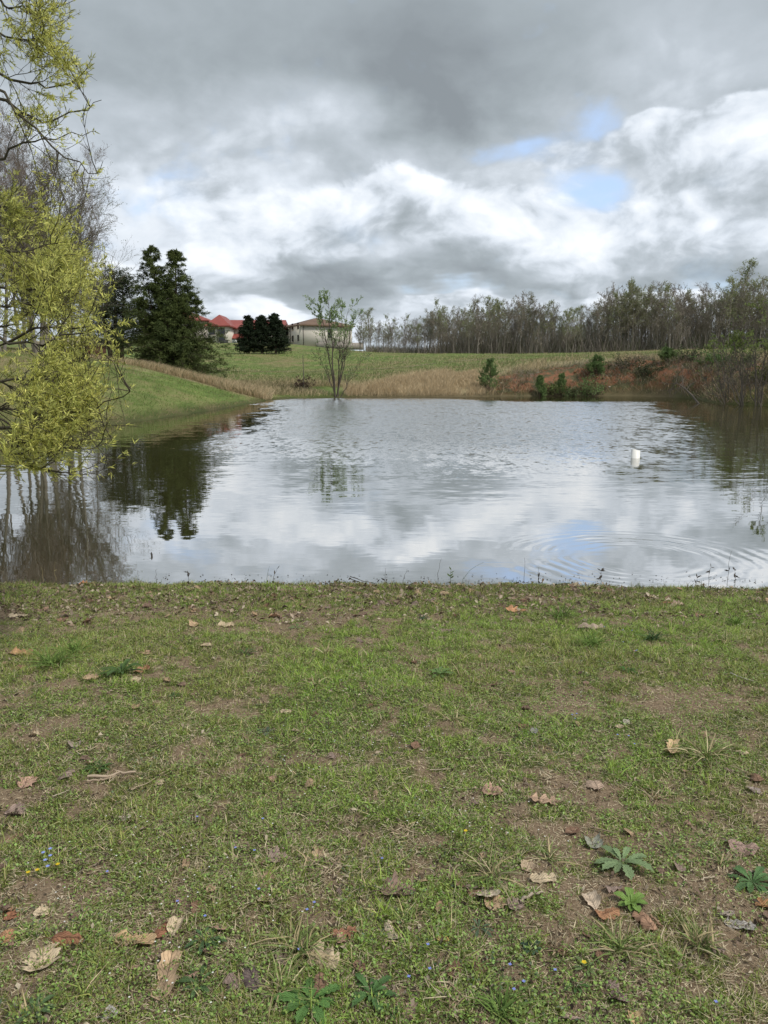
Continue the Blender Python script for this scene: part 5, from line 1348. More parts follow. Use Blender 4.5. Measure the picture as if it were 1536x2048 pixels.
flowers('blue_flowers', spots([(1225, 1265), (1255, 1302), (1130, 1440), (1245, 1500), (855, 1960), (1040, 1960)], .05, 3) + spots([(470, 1712), (510, 1713), (357, 1826), (407, 1850), (217, 1760), (515, 1802), (612, 1843), (600, 1917), (398, 1652), (520, 1650), (1425, 2018), (1018, 1961), (628, 1826), (762, 1725)], .006, 1), .0055, (.28, .33, .80), 'tiny pale blue flowers scattered in the turf', 4)
GF = 'cluster of tiny blue flowers'
for i, (px, py, lab) in enumerate([(102, 1714, 'topmost of the tiny pale blue flowers near the left edge'), (88, 1722, 'tiny pale blue flower left of the topmost one'), (102, 1728, 'tiny pale blue flower just below the topmost one'), (92, 1737, 'tiny pale blue flower third down in the cluster near the left edge'), (97, 1750, 'lowest of the tiny pale blue flowers near the left edge')]):
    p = G(px, py); o = flowers('blue_flower', [(p[0], p[1], .03)], .007, (.33, .40, .85), None, 5); o.pop('kind', None) if hasattr(o, 'pop') else None
    if 'kind' in o: del o['kind']
    o['label'] = lab; o['category'] = 'flower'; o['group'] = GF
for px, py, lab in [(117, 1746, 'tiny yellow flower beside the blue flower cluster'), (58, 1763, 'lower left tiny yellow flower near the left picture edge'), (76, 1757, 'middle tiny yellow flower left of the blue cluster'), (931, 1678, 'single tiny yellow flower right of the picture centre'), (1167, 1945, 'single tiny yellow flower near the bottom right')]:
    p = G(px, py); o = flowers('yellow_flower', [(p[0], p[1], .03)], .0075, (.80, .58, .03), None, 5)
    if 'kind' in o: del o['kind']
    o['label'] = lab; o['category'] = 'flower'; o['group'] = 'tiny yellow flowers'

# -- dead leaves, each its own
def dead_leaf(px, py, wpx, hpx, shape, col, label, seed, ang=None, curl=None, name='dead_leaf'):
    rng = np.random.default_rng(seed * 13 + 5)
    p = G(px, py); dist = math.hypot(p[1], CAMZ - p[2]) ; m = dist / FPX
    # foreshortening of the ground: the vertical picture size is longer on the ground
    fs = max((CAMZ - p[2]) / dist, .25)
    wx, wy = wpx * m, hpx * m / (fs * .6 + .4)
    Ln, Wd = max(wx, wy), min(wx, wy); Wd = max(Wd, Ln * .38)
    if ang is None: ang = 0 if wx >= wy else math.pi / 2
    ang += rng.normal(0, .25)
    nr, ncol = 17, 7
    t = np.linspace(0, 1, nr); cgrid = np.linspace(-1, 1, ncol)
    if shape == 'oak': w = np.sin(np.pi * np.clip(t * .93 + .05, 0, 1)) ** .55 * (.60 + .40 * np.cos(t * 2 * math.pi * 3.5 + 2.5))
    elif shape == 'maple': w = np.interp(t, [0, .08, .2, .3, .42, .5, .62, .72, .85, 1], [.06, .55, .95, .55, 1.0, .7, .45, .62, .28, .02])
    elif shape == 'strip': w = np.interp(t, [0, .1, .5, .9, 1], [.5, 1, .8, 1, .3])
    elif shape == 'torn': w = np.interp(t, [0, .1, .3, .4, .6, .75, .9, 1], [.2, .8, 1, .5, .95, .6, .8, .1])
    else: w = np.sin(np.pi * (t * .96 + .02)) ** .7
    w = np.clip(w, .03, 1)
    wl = w * rng.uniform(.8, 1.2, nr); wr = w * rng.uniform(.8, 1.2, nr)
    X = np.where(cgrid[None] < 0, wl[:, None], wr[:, None]) * cgrid[None] * Wd * .62
    Y = np.repeat((t * Ln)[:, None], ncol, 1) + np.abs(cgrid)[None] * Ln * .04
    k1 = curl if curl is not None else rng.uniform(.6, 2.2)
    R1 = Wd / k1; th = X / R1; X2 = R1 * np.sin(th); Z = R1 * (1 - np.cos(th))
    kb = rng.uniform(-.8, 1.2); R2 = Ln / (kb if abs(kb) > .15 else .15)
    th = (Y - Ln / 2) / R2; Y2 = (R2 - Z * np.sign(1)) * np.sin(th); Z2 = R2 * (1 - np.cos(th)) + Z * np.cos(th)
    nzv = fbm(X / Ln * 5 + seed, Y / Ln * 5, seed, 3) - .5
    Z2 = Z2 + nzv * Ln * .22; X2 = X2 + nzv * Ln * .05
    # tilt so that the upper face shows, and rest it on the turf
    tl = rng.normal(0, .18); Z2 = Z2 + X2 * tl
    if rng.uniform() < .35: Z2 = -Z2
    Z2 = Z2 - np.percentile(Z2, 12) + .006
    V = np.stack([X2, Y2, Z2], -1).reshape(-1, 3)
    i = np.arange(nr - 1)[:, None] * ncol; j = np.arange(ncol - 1)[None]
    F = np.stack([i + j, i + j + 1, i + j + ncol + 1, i + j + ncol], -1).reshape(-1, 4)
    cc = np.array(col)[None] * (1 + (fbm(V[:, 0] / Ln * 7 + seed, V[:, 1] / Ln * 7, seed + 3, 3)[:, None] - .5) * 1.1)
    uv = np.stack([np.repeat(cgrid[None], nr, 0) * w[:, None], np.repeat(t[:, None], ncol, 1)], -1).reshape(-1, 2)
    me = make_mesh(name, V, F, cc, True, uv)
    o = obj(name, me, M_DEAD, None, (p[0], p[1], p[2]), ang - math.pi / 2, label=label, cat='leaf')
    # stalk as a part
    a0 = V.reshape(nr, ncol, 3)[0, ncol // 2]
    if shape in ('oak', 'maple', 'oval') and wpx > 24:
        A_ = Acc(); q = np.array([a0, a0 + (rng.normal(0, .004), -Ln * .14, .002), a0 + (rng.normal(0, .012), -Ln * .3, -.002)])[None]
        tubes(A_, q, np.array([[.0013, .0011, .0009]]), 4, np.array(col) * .6); obj('stalk', A_.mesh('stalk', True), M_STRAW, o)
    return o
TAN, PINK, RUST, BRN, PALE, GREY, YEL, DRK = (.42, .30, .19), (.40, .26, .19), (.25, .12, .07), (.22, .135, .09), (.50, .40, .27), (.27, .20, .165), (.52, .36, .14), (.20, .135, .10)
LEAVES = [
 (135, 1887, 68, 22, 'maple', RUST, 'curled russet leaf with raised points near the lower left edge'),
 (268, 1888, 82, 16, 'strip', (.44, .31, .18), 'long rolled orange tan leaf right of the curled russet leaf'),
 (86, 1928, 58, 52, 'torn', PALE, 'crumpled pale tan leaf below the curled russet leaf'),
 (334, 1962, 40, 95, 'torn', TAN, 'long upright pale tan torn leaf at the bottom left of centre'),
 (352, 1855, 34, 36, 'oval', PALE, 'pale leaf pierced by dark holes above the long rolled leaf'),
 (322, 1868, 20, 34, 'oval', RUST, 'small folded rust leaf beside the pale pierced leaf'),
 (398, 1822, 28, 26, 'oval', BRN, 'small brown leaf right of and above the pale pierced leaf'),
 (686, 1872, 48, 30, 'oak', (.30, .15, .09), 'reddish brown lobed leaf at the bottom centre'),
 (645, 1925, 62, 30, 'torn', PALE, 'pale twisted leaf right of the tall dry tuft'),
 (566, 1922, 24, 34, 'oval', GREY, 'small curled grey brown leaf inside the dry tuft'),
 (640, 1978, 52, 46, 'maple', BRN, 'brown leaf behind the bottom centre rosette'),
 (508, 1968, 34, 56, 'oval', (.16, .12, .11), 'dark purplish leaf left of the bottom centre rosette'),
 (556, 1722, 44, 26, 'maple', GREY, 'grey brown leaf left of the flat straw patch in the centre'),
 (638, 1708, 24, 28, 'torn', TAN, 'small crumpled tan leaf above the flat straw patch'),
 (30, 1627, 40, 26, 'oval', GREY, 'grey brown leaf at the left edge above the blue flowers'),
 (32, 1682, 34, 26, 'maple', BRN, 'brown leaf at the left edge level with the blue flowers'),
 (82, 1830, 28, 20, 'oval', PALE, 'small pale leaf on bare soil near the lower left'),
 (24, 1836, 30, 22, 'maple', (.30, .14, .08), 'reddish leaf at the left edge above the curled russet leaf'),
 (10, 1880, 30, 30, 'oval', (.36, .20, .11), 'orange brown curled leaf cut by the left picture edge'),
 (530, 1804, 32, 18, 'oval', PALE, 'small pale leaf left of the big grey brown leaf'),
 (218, 2036, 30, 24, 'oval', (.42, .40, .38), 'grey white curled leaf at the bottom edge'),
 (58, 1568, 34, 34, 'maple', PINK, 'pinkish tan folded leaf near the left edge, left of the pale stick'),
 (132, 1553, 34, 32, 'maple', GREY, 'dull brown leaf between the pinkish folded leaf and the pale stick'),
 (40, 1311, 50, 16, 'strip', (.44, .27, .15), 'long orange tan leaf leaning at the left edge in the bright grass'),
 (36, 1342, 34, 14, 'oval', BRN, 'brown leaf under the bright grass at the left edge'),
 (182, 1356, 38, 15, 'oval', TAN, 'tan leaf on the left side of the dark upright rosette'),
 (276, 1345, 20, 16, 'oval', (.34, .19, .11), 'orange brown leaf behind the dark upright rosette'),
 (270, 1361, 24, 14, 'torn', PALE, 'pale crumpled leaf right below the dark upright rosette'),
 (293, 1308, 22, 16, 'maple', PINK, 'pinkish leaf standing up behind the dark upright rosette'),
 (290, 1340, 20, 10, 'oval', RUST, 'rust leaf right of the dark upright rosette'),
 (36, 1234, 40, 12, 'torn', PALE, 'pale curled leaf in the litter belt at the far left'),
 (126, 1242, 26, 18, 'maple', BRN, 'dull brown upright leaf in the litter belt at the left'),
 (388, 1253, 22, 14, 'oval', TAN, 'tan leaf in the litter belt above and right of the dark rosette'),
 (451, 1254, 34, 10, 'strip', PALE, 'pale bent stick like leaf in the litter belt left of centre'),
 (549, 1235, 30, 12, 'oval', (.42, .27, .18), 'warm tan leaf in the litter belt near the centre'),
 (411, 1293, 26, 10, 'oval', PALE, 'pale leaf in the green grass below the litter belt'),
 (173, 1171, 34, 14, 'maple', (.36, .17, .09), 'orange brown leaf right at the near shore on the left'),
 (363, 1371, 16, 12, 'oval', DRK, 'small dark leaf right of the dark upright rosette'),
 (571, 1425, 24, 11, 'oval', PALE, 'pale folded leaf on bare soil left of the green centre rosette'),
 (1032, 1224, 48, 13, 'maple', (.40, .22, .12), 'orange brown pointed leaf in the grass right of centre near the shore'),
 (886, 1262, 48, 14, 'oak', GREY, 'grey tan curled leaf in the grass right of centre'),
 (1182, 1258, 56, 15, 'torn', (.36, .28, .22), 'long crumpled pale grey leaf right of centre near the shore'),
 (1356, 1214, 34, 18, 'oval', (.34, .25, .19), 'rounded grey tan leaf near the shore at the right'),
 (1334, 1208, 28, 14, 'maple', RUST, 'dark rust leaf touching the rounded grey tan leaf'),
 (1400, 1232, 24, 12, 'maple', BRN, 'brown pointed leaf right of the rounded grey tan leaf'),
 (1302, 1197, 24, 9, 'oval', PALE, 'small pale leaf close to the near shore at the right'),
 (1220, 1185, 16, 12, 'oval', RUST, 'small rust red leaf right at the near shore'),
 (1146, 1172, 18, 12, 'oval', PALE, 'small pale leaf upright at the near shore by the ripples'),
 (985, 1586, 44, 30, 'maple', PINK, 'pinkish tan lobed leaf in the middle right of the turf'),
 (1088, 1604, 62, 30, 'oak', (.42, .29, .20), 'deeply lobed oak leaf right of the pinkish tan leaf'),
 (1190, 1574, 32, 28, 'oval', (.38, .28, .21), 'rounded tan leaf right of the oak leaf'),
 (1345, 1502, 24, 44, 'torn', (.52, .38, .22), 'folded golden tan leaf standing beside the right dry tuft'),
 (1483, 1507, 24, 11, 'oval', PALE, 'pale leaf right of the right dry tuft'),
 (1047, 1456, 20, 14, 'oval', BRN, 'small brown leaf on soil above the pinkish tan leaf'),
 (1068, 1466, 14, 20, 'oval', (.30, .28, .28), 'narrow grey leaf beside the small brown leaf on soil'),
 (831, 1495, 16, 18, 'oval', BRN, 'small brown leaf among white flowers at the centre'),
 (795, 1786, 66, 46, 'maple', (.21, .145, .115), 'big dull grey brown leaf in the lower centre'),
 (885, 1884, 24, 14, 'oval', YEL, 'small yellow leaf in the lower centre'),
 (1183, 1806, 30, 36, 'oval', (.45, .36, .27), 'pale ribbed leaf curled upright left of the small bright rosette'),
 (1212, 1832, 46, 26, 'torn', (.34, .18, .10), 'reddish tan torn leaf below the small bright rosette'),
 (1290, 1848, 36, 44, 'torn', (.33, .20, .13), 'brown torn leaf hanging over the right of the small bright rosette'),
 (1227, 1781, 34, 16, 'maple', GREY, 'grey dead leaf just above the small bright rosette'),
 (1485, 1702, 58, 32, 'maple', (.30, .21, .17), 'grey tan crumpled leaf above the right edge rosette'),
 (975, 1797, 46, 30, 'oval', (.48, .40, .30), 'pale curled leaf in the heap right of the big grey brown leaf'),
 (990, 1812, 44, 24, 'torn', TAN, 'tan torn leaf at the bottom of the heap right of the big leaf'),
 (950, 1790, 30, 20, 'maple', BRN, 'brown leaf at the left of the heap right of the big leaf'),
 (1030, 1815, 30, 22, 'torn', GREY, 'grey torn leaf at the right end of the heap under the thin stick'),
 (1055, 1738, 26, 26, 'oval', (.42, .32, .22), 'tan curled leaf among dry blades above the heap'),
 (1084, 1762, 50, 16, 'torn', PALE, 'pale curled leaf above the thin stick'),
 (1530, 1815, 36, 18, 'torn', (.40, .22, .11), 'orange brown leaf cut by the right picture edge'),
 (1478, 1856, 54, 14, 'strip', (.38, .35, .32), 'rolled pale grey leaf near the right edge'),
 (1455, 1832, 34, 16, 'maple', (.36, .30, .25), 'crinkled pale leaf above the rolled grey leaf'),
 (1238, 2001, 38, 28, 'maple', (.24, .16, .15), 'purplish brown curled leaf near the bottom right'),
 (1270, 2040, 26, 26, 'torn', (.52, .37, .20), 'golden tan leaf cut by the bottom edge at the right'),
 (1145, 2043, 38, 16, 'maple', (.42, .30, .26), 'pinkish pale leaf cut by the bottom edge'),
 (1144, 1666, 32, 16, 'oval', BRN, 'brown leaf on bare soil left of the large pale rosette'),
 (782, 1868, 12, 38, 'strip', (.46, .38, .28), 'narrow upright pale leaf left of the small yellow leaf'),
 (878, 1820, 14, 24, 'oval', (.36, .24, .16), 'small tan leaf below the big grey brown leaf'),
 (1186, 1690, 34, 26, 'strip', (.30, .30, .24), 'grey green withered leaf left of the large pale rosette'),
 (1360, 1740, 20, 16, 'oval', GREY, 'small grey leaf on the soil right of the large pale rosette'),
 (1322, 1745, 20, 14, 'oval', DRK, 'small dark leaf just right of the large pale rosette'),
 (55, 2028, 34, 22, 'torn', PALE, 'pale frayed leaf in the bottom left corner'),
 (820, 2030, 26, 30, 'torn', (.34, .24, .18), 'tan frayed leaf at the bottom edge near the centre'),
 (1512, 1560, 30, 24, 'maple', BRN, 'brown leaf at the right edge below the right dry tuft'),
 (1508, 1585, 26, 20, 'oval', (.33, .27, .24), 'grey tan leaf at the right edge'),
 (250, 1640, 18, 14, 'oval', (.55, .50, .42), 'nearly white small leaf in the grass at the left'),
 (68, 1472, 20, 12, 'oval', PALE, 'pale leaf in the left grass above the pinkish folded leaf'),
 (150, 1493, 24, 20, 'oval', (.34, .27, .23), 'grey folded leaf above the dull brown leaf'),
 (318, 1570, 20, 14, 'torn', PALE, 'pale scrap of leaf near the long diagonal stick'),
 (272, 1418, 20, 14, 'torn', TAN, 'tan scrap of leaf below the dark upright rosette'),
 (590, 1465, 20, 8, 'oval', PALE, 'small pale leaf on soil left of the centre'),
 (1238, 1455, 20, 10, 'oval', PALE, 'small pale leaf in the right part of the turf'),
 (1252, 1448, 14, 8, 'oval', (.5, .45, .36), 'tiny nearly white leaf right of the other small pale leaf'),
]
for i, (px, py, w, h, shp, col, lab) in enumerate(LEAVES): dead_leaf(px, py, w * .95, h * .95, shp, tuple(c * 1.15 for c in col), lab, i + 1)
# the many small leaves of the litter belt
GL = 'small dead leaves of the litter belt'
small = []
for i in range(10):
    small.append(dead_leaf(500, 1215, 20, 12, ['maple', 'oval', 'torn', 'oak'][i % 4], [BRN, TAN, GREY, PINK, DRK][i % 5], 'small curled brown leaf lying in the litter belt behind the near shore', 500 + i))
for o in small: o['group'] = GL
k = 0
while k < 170:
    px = rf.uniform(-60, 1600); py = 1176 + abs(rf.normal(0, 36))
    if rf.uniform() < (.55 if px > 900 else .1): continue
    d_ = px_dir(px, py); z = .2
    for _ in range(4): t_ = -(CAMZ - z) / d_[2]; x, y = d_[0] * t_, d_[1] * t_; z = nlook(NEARZ, np.array([x]), np.array([y]))[0]
    if nlook(NEARS, np.array([x]), np.array([y]))[0] < .12: continue
    src = small[k % 10]
    if k < 10: o = src
    else:
        o = src.copy(); C.objects.link(o)
        for ch in src.children: c_ = ch.copy(); C.objects.link(c_); c_.parent = o
    o['label'] = ['small pointed', 'small rounded', 'small ragged', 'small lobed'][(k % 10) % 4] + ' ' + ['brown', 'tan', 'grey brown', 'pinkish tan', 'dark brown'][(k % 10) % 5] + ' leaf in the litter belt, ' + ['far left', 'left of middle', 'right of middle', 'under the ripples'][int(np.clip(px // 384, 0, 3))]
    sc = rf.uniform(.4, 1.05); o.location = (x, y, z + .003); o.rotation_euler = (rf.normal(0, .3), rf.normal(0, .3), rf.uniform(0, 6.28)); o.scale = (sc,) * 3
    k += 1
GS = 'small dead leaves scattered in the turf'
src0 = small[0]
for k in range(90):
    px = rf.uniform(-60, 1600); py = rf.uniform(1290, 2060); x, y = gp(px, py); z = nlook(NEARZ, np.array([x]), np.array([y]))[0]
    i_ = int(rf.integers(0, 10)); o = small[i_].copy(); C.objects.link(o); o['group'] = GS
    o['label'] = ['small pointed', 'small rounded', 'small ragged', 'small lobed'][i_ % 4] + ' ' + ['brown', 'tan', 'grey brown', 'pinkish tan', 'dark brown'][i_ % 5] + ' leaf bit in the ' + ['upper', 'middle', 'lower'][int(np.clip((py - 1290) // 257, 0, 2))] + ' turf, ' + ['at the left', 'in the centre', 'at the right'][int(np.clip(px // 512, 0, 2))]
    sc = rf.uniform(.25, .6); o.location = (x, y, z + .006); o.rotation_euler = (rf.normal(0, .3), rf.normal(0, .3), rf.uniform(0, 6.28)); o.scale = (sc,) * 3

# -- rosettes of broad leaved weeds: every leaf a part
def ros_leaf(L, W, seed, serr, arch, col):
    rng = np.random.default_rng(seed); nr, nc = 13, 5
    t = np.linspace(0, 1, nr); w = np.interp(t, [0, .12, .35, .6, .82, 1], [.22, .28, .62, 1.0, .85, .06])
    if serr: w = w * (1 + serr * np.where(np.arange(nr) % 2 == 0, .22, -.18))
    cg = np.linspace(-1, 1, nc)
    X = w[:, None] * cg[None] * W / 2
    s_ = t * L
    a0 = arch; ang = a0 - t * (a0 + .25) * 1.1
    Yc = np.concatenate([[0], np.cumsum(np.cos(ang[:-1]) * np.diff(s_))]); Zc = np.concatenate([[0], np.cumsum(np.sin(ang[:-1]) * np.diff(s_))])
    Z = Zc[:, None] + np.abs(cg)[None] * w[:, None] * W * .16 + rng.normal(0, W * .03, (nr, nc)) * np.abs(cg)[None]
    Y = np.repeat(Yc[:, None], nc, 1)
    V = np.stack([X, Y, Z], -1).reshape(-1, 3)
    i = np.arange(nr - 1)[:, None] * nc; j = np.arange(nc - 1)[None]
    F = np.stack([i + j, i + j + 1, i + j + nc + 1, i + j + nc], -1).reshape(-1, 4)
    uv = np.stack([np.repeat(cg[None], nr, 0), np.repeat(t[:, None], nc, 1)], -1).reshape(-1, 2)
    cc = np.array(col)[None] * (.85 + .3 * fbm(V[:, 0] * 60, V[:, 1] * 60, seed, 2)[:, None])
    return make_mesh('leaf', V, F, cc, True, uv)
def rosette(px, py, rpx, nleaf, col, serr, arch, slim, label, seed, name='rosette_weed'):
    rng = np.random.default_rng(seed); p = G(px, py); m = math.hypot(p[1], CAMZ - p[2]) / FPX; R = rpx * m
    t_ = thing(name, label, 'weed', p + np.array([0, 0, .004]), rng.uniform(0, 6.28))
    ms = [ros_leaf(R, R * slim, seed + i, serr, arch * f, np.array(col) * g) for i, (f, g) in enumerate(((1, 1), (1.35, 1.15), (.55, .85)))]
    for i in range(nleaf):
        a = i * 2.39996 + rng.normal(0, .12); o = obj('leaf', ms[i % 3], M_ROS, t_); k_ = rng.uniform(.62, 1.05) * (.65 if i % 3 == 1 else 1)
        o.rotation_euler = (0, 0, a); o.scale = (k_, k_, k_ * rng.uniform(.8, 1.2)); o.location = (-math.sin(a) * .004, math.cos(a) * .004, .002 * (i % 3))
G1, G2, G3, G4 = (.085, .15, .038), (.21, .29, .11), (.20, .32, .07), (.15, .24, .07)
for i, a in enumerate([
 (243, 1350, 52, 17, G1, 0, .95, .20, 'large dark green upright rosette weed among brown leaves on the left'),
 (878, 1352, 36, 15, G4, 0, .95, .26, 'mid green upright rosette weed at the centre of the bank'),
 (1252, 1345, 24, 11, (.075, .17, .03), 0, 1.0, .24, 'small bright green tufted rosette in the right half of the turf'),
 (594, 1257, 20, 10, G4, 0, .8, .22, 'small narrow leaved rosette just below the litter belt'),
 (848, 1238, 18, 9, (.06, .11, .05), 0, .8, .30, 'small dark bluish rosette close to the near shore at the centre'),
 (196, 1540, 34, 13, G1, 0, .6, .24, 'dark green rosette just above the pale stick on the left'),
 (1244, 1728, 60, 10, (.23, .32, .15), 1, .55, .30, 'largest pale blue green rosette with toothed leaves at the right'),
 (1262, 1812, 38, 14, G3, 0, .85, .48, 'compact bright green rosette with rounded leaves at the lower right'),
 (1504, 1768, 58, 14, (.11, .21, .07), 1, .5, .26, 'spreading toothed rosette cut by the right picture edge'),
 (622, 2008, 62, 13, (.11, .22, .055), 1, .5, .32, 'bright green rosette with wavy leaves at the bottom centre'),
 (742, 1992, 46, 15, (.10, .20, .06), 1, .6, .26, 'toothed green rosette to the right of the bottom centre one'),
 (408, 1882, 42, 9, (.10, .18, .07), 0, .45, .22, 'narrow leaved green weed right of the pale pierced leaf'),
 (400, 1972, 40, 10, (.10, .17, .06), 0, .5, .22, 'leafy green weed right of the long torn leaf'),
 (68, 2030, 42, 9, (.11, .18, .07), 0, .8, .24, 'green weed with pointed leaves in the bottom left corner'),
 (958, 1860, 30, 8, (.12, .18, .10), 0, .5, .22, 'small pale green weed left of the dry clump at the lower centre'),
 (1065, 1902, 24, 9, (.075, .13, .075), 0, .5, .42, 'small blue green clover rosette beside the pale dead clump'),
 (1172, 1942, 26, 7, G2, 0, .7, .26, 'small pale green weed with a yellow flower at the lower right'),
 (533, 1466, 22, 8, (.11, .16, .10), 0, .4, .30, 'small grey green weed on soil left of the centre'),
 (350, 1395, 18, 8, (.09, .17, .05), 0, .5, .3, 'small green weed near the dark upright rosette'),
 (490, 1310, 26, 10, (.07, .14, .03), 0, .9, .2, 'bright narrow leaved weed left of centre below the litter belt'),
 (775, 2030, 22, 7, (.10, .18, .06), 0, .5, .3, 'small weed at the bottom edge right of the toothed rosette'),
 (1150, 1975, 24, 8, (.10, .19, .05), 0, .6, .3, 'small green weed above the purplish curled leaf'),
]): rosette(*a, 900 + i * 7)
# -- dry and green grass clumps
def clump(px, py, rpx, n, cols, label, seed, lean=.5, flat=0, w=.0042, name='grass_clump'):
    rng = np.random.default_rng(seed); p = G(px, py); m = math.hypot(p[1], CAMZ - p[2]) / FPX; R = rpx * m
    an = rng.uniform(0, 6.283, n); ln = np.abs(rng.normal(lean, .35, n)) + flat * rng.uniform(1, 5, n)
    P = np.stack([rng.normal(0, R * .16, n), rng.normal(0, R * .16, n), np.full(n, -.002)], 1)
    T = norm(np.stack([np.cos(an) * ln, np.sin(an) * ln, np.ones(n)], 1)); L = R * rng.uniform(.5, 1.35, n)
    sd = norm(np.cross(T, np.array([0, 0, 1.0]) + rng.normal(0, .3, (n, 3))))
    bend = np.stack([np.cos(an), np.sin(an), np.full(n, -.75)], 1) * (L * rng.uniform(.1, 1.0, n) * (1 - flat * .8))[:, None]
    if flat:
        P[:, :2] = np.clip(rng.normal(0, R * .30, (n, 2)), -R * .55, R * .55); P[:, 2] = rng.uniform(.003, .016, n); L = L * .45; T[:, 2] = rng.uniform(-.05, .3, n); T = norm(T); sd = norm(np.cross(T, np.array([0, 0, 1.0]) + rng.normal(0, .3, (n, 3)))); bend = rng.normal(0, .2, (n, 3)) * L[:, None]; bend[:, 2] = 0
        P[:, 2] += nz_(P[:, 0] + p[0], P[:, 1] + p[1]) - p[2]
        k2 = rng.integers(0, 3, n)
    cc = np.array(cols)[rng.integers(0, len(cols), n)] * rng.uniform(.7, 1.25, (n, 1))
    A_ = Acc(); ribbons(A_, P, T, sd, L, rng.uniform(.6, 1.2, n) * w, bend, [(0, .8), (.3, 1), (.6, .85), (.85, .5), (1, 0)], cc)
    return obj(name, A_.mesh(name), M_STRAW, None, p, label=label, cat='grass clump')
DC = [(.50, .43, .26), (.42, .34, .19), (.20, .25, .08), (.15, .21, .06)]; DD = [(.52, .44, .30), (.40, .31, .20), (.27, .20, .13)]; GC = [(.14, .22, .05), (.17, .26, .06), (.11, .18, .04)]
for i, a in enumerate([
 (1412, 1515, 50, 75, DC, 'straw and green grass clump beside the folded golden leaf at the right', .6),
 (598, 1905, 62, 85, DC, 'tall tangled half dry clump at the bottom centre', .55),
 (560, 1985, 55, 60, DC, 'half dry grass clump at the bottom left of the bright rosette', .7),
 (985, 1755, 52, 60, DC, 'half dry grass clump above the heap of leaves', .6),
 (1238, 1905, 56, 80, DC, 'big half dry grass clump below the torn leaves at the lower right', .6),
 (1398, 1893, 50, 65, DC, 'half dry grass clump near the lower right edge', .55),
 (1110, 1900, 24, 26, DD, 'small bleached dead clump at the lower centre right', .5),
 (905, 1440, 28, 40, DC, 'small yellow green clump in the middle of the turf', .6),
 (1340, 1698, 34, 28, DC, 'thin straw clump above the bare soil at the right', .5),
 (808, 1850, 34, 34, DC, 'loose dry clump left of the small yellow leaf', .7),
 (1080, 1390, 22, 26, DC, 'small straw clump on bare soil right of the centre rosette', .6),
 (1310, 1600, 30, 40, DD, 'dead grey straw tuft lying below the right dry clump', .9),
 (630, 1372, 28, 34, DC, 'pale grass clump right of the dark rosette, in the left half', .5),
 (405, 1412, 22, 22, DC, 'thin straw sprouts on bare soil left of the centre', .4),
 (495, 1480, 16, 14, DD, 'tiny reddish straw sprig on soil left of the centre', .5),
 (652, 1308, 24, 34, DD, 'bleached dead tuft near the centre of the upper turf', .8),
 (1452, 1285, 28, 34, DC, 'yellow green tuft near the upper right edge of the turf', .6),
 (1095, 1720, 34, 40, DC, 'mixed dry tuft left of the large pale rosette', .6),
 (830, 1830, 26, 24, DC, 'thin dry tuft under the big grey brown leaf', .6),
 (1445, 1730, 30, 24, DC, 'thin dry tuft left of the right edge rosette', .5)]): clump(*a[:6], 1300 + i, a[6])
for i, a in enumerate([
 (805, 1668, 44, 90, DD, 'flat mat of bleached dead straw at the centre of the lower turf'),
 (650, 1735, 60, 120, DD, 'wide mat of flattened grey straw left of the centre'),
 (1100, 1560, 34, 50, DD, 'flattened straw mat near the oak leaf'),
 (1130, 1330, 50, 50, DD, 'flattened straw mat on bare soil in the upper right turf'),
 (190, 1500, 40, 50, DD, 'flattened straw mat left of the dark rosette by the pale stick'),
 (900, 2000, 60, 70, DD, 'flattened straw mat at the bottom centre right')]): clump(*a, 1400 + i, 1.0, 1, .0035, 'straw_mat')
for i, a in enumerate([
 (105, 1330, 55, 110, GC, 'bright broad bladed grass clump at the left under the long orange leaf', .7),
 (150, 1305, 40, 70, GC, 'bright green grass clump above the dark rosette at the left', .6),
 (1120, 1235, 40, 80, GC, 'bright green grass clump near the shore right of centre', .6),
 (1180, 1290, 40, 80, GC, 'bright green grass clump below the long crumpled leaf', .6),
 (1305, 1280, 30, 70, [(.06, .12, .04), (.08, .15, .05)], 'fine dark bluish grass tuft at the upper right', .25),
 (1470, 1250, 34, 60, GC, 'green grass clump at the upper right edge', .6),
 (1000, 2030, 50, 70, GC, 'green grass clump at the bottom edge right of centre', .7)]): clump(*a[:6], 1500 + i, a[6], 0, .0045, 'green_clump')
# -- sticks
def stick(pts, r, col, label, seed, knots=0):
    rng = np.random.default_rng(seed); P = np.array([G(*p) for p in pts]); P[:, 2] += r * 1.3 + .008
    k = 12; t = np.linspace(0, len(P) - 1, k); Q = np.stack([np.interp(t, np.arange(len(P)), P[:, i]) for i in range(3)], 1)
    Q[1:-1] += rng.normal(0, r * .45, (k - 2, 3)); c = Q[0].copy(); A_ = Acc()
    rr = r * np.linspace(1, .6, k) * rng.uniform(.75, 1.25, k)
    tubes(A_, (Q - c)[None], rr[None], 7, col)
    for _ in range(knots):
        i = rng.integers(2, k - 2); d = norm(np.array([rng.normal(), rng.normal(), .4])); tubes(A_, np.array([[Q[i] - c, Q[i] - c + d * r * 4]]), np.array([[r * .5, r * .3]]), 5, col)
    obj('stick', A_.mesh('stick', True), M_BARK, None, c, label=label, cat='stick')
stick([(176, 1560), (212, 1562), (235, 1554), (272, 1551)], .0062, (.42, .33, .24), 'thick pale broken stick lying in the grass at the left', 1, 2)
stick([(175, 1568), (205, 1566), (232, 1558)], .0048, (.36, .28, .20), 'shorter pale stick lying along the thick broken one', 5, 1)
stick([(262, 1585), (295, 1572), (340, 1542)], .0024, (.36, .29, .20), 'long thin diagonal stick right of the thick pale one', 2)
stick([(106, 1598), (140, 1586)], .0028, (.42, .36, .27), 'short pale stick left of the dark rosette by the broken stick', 3)
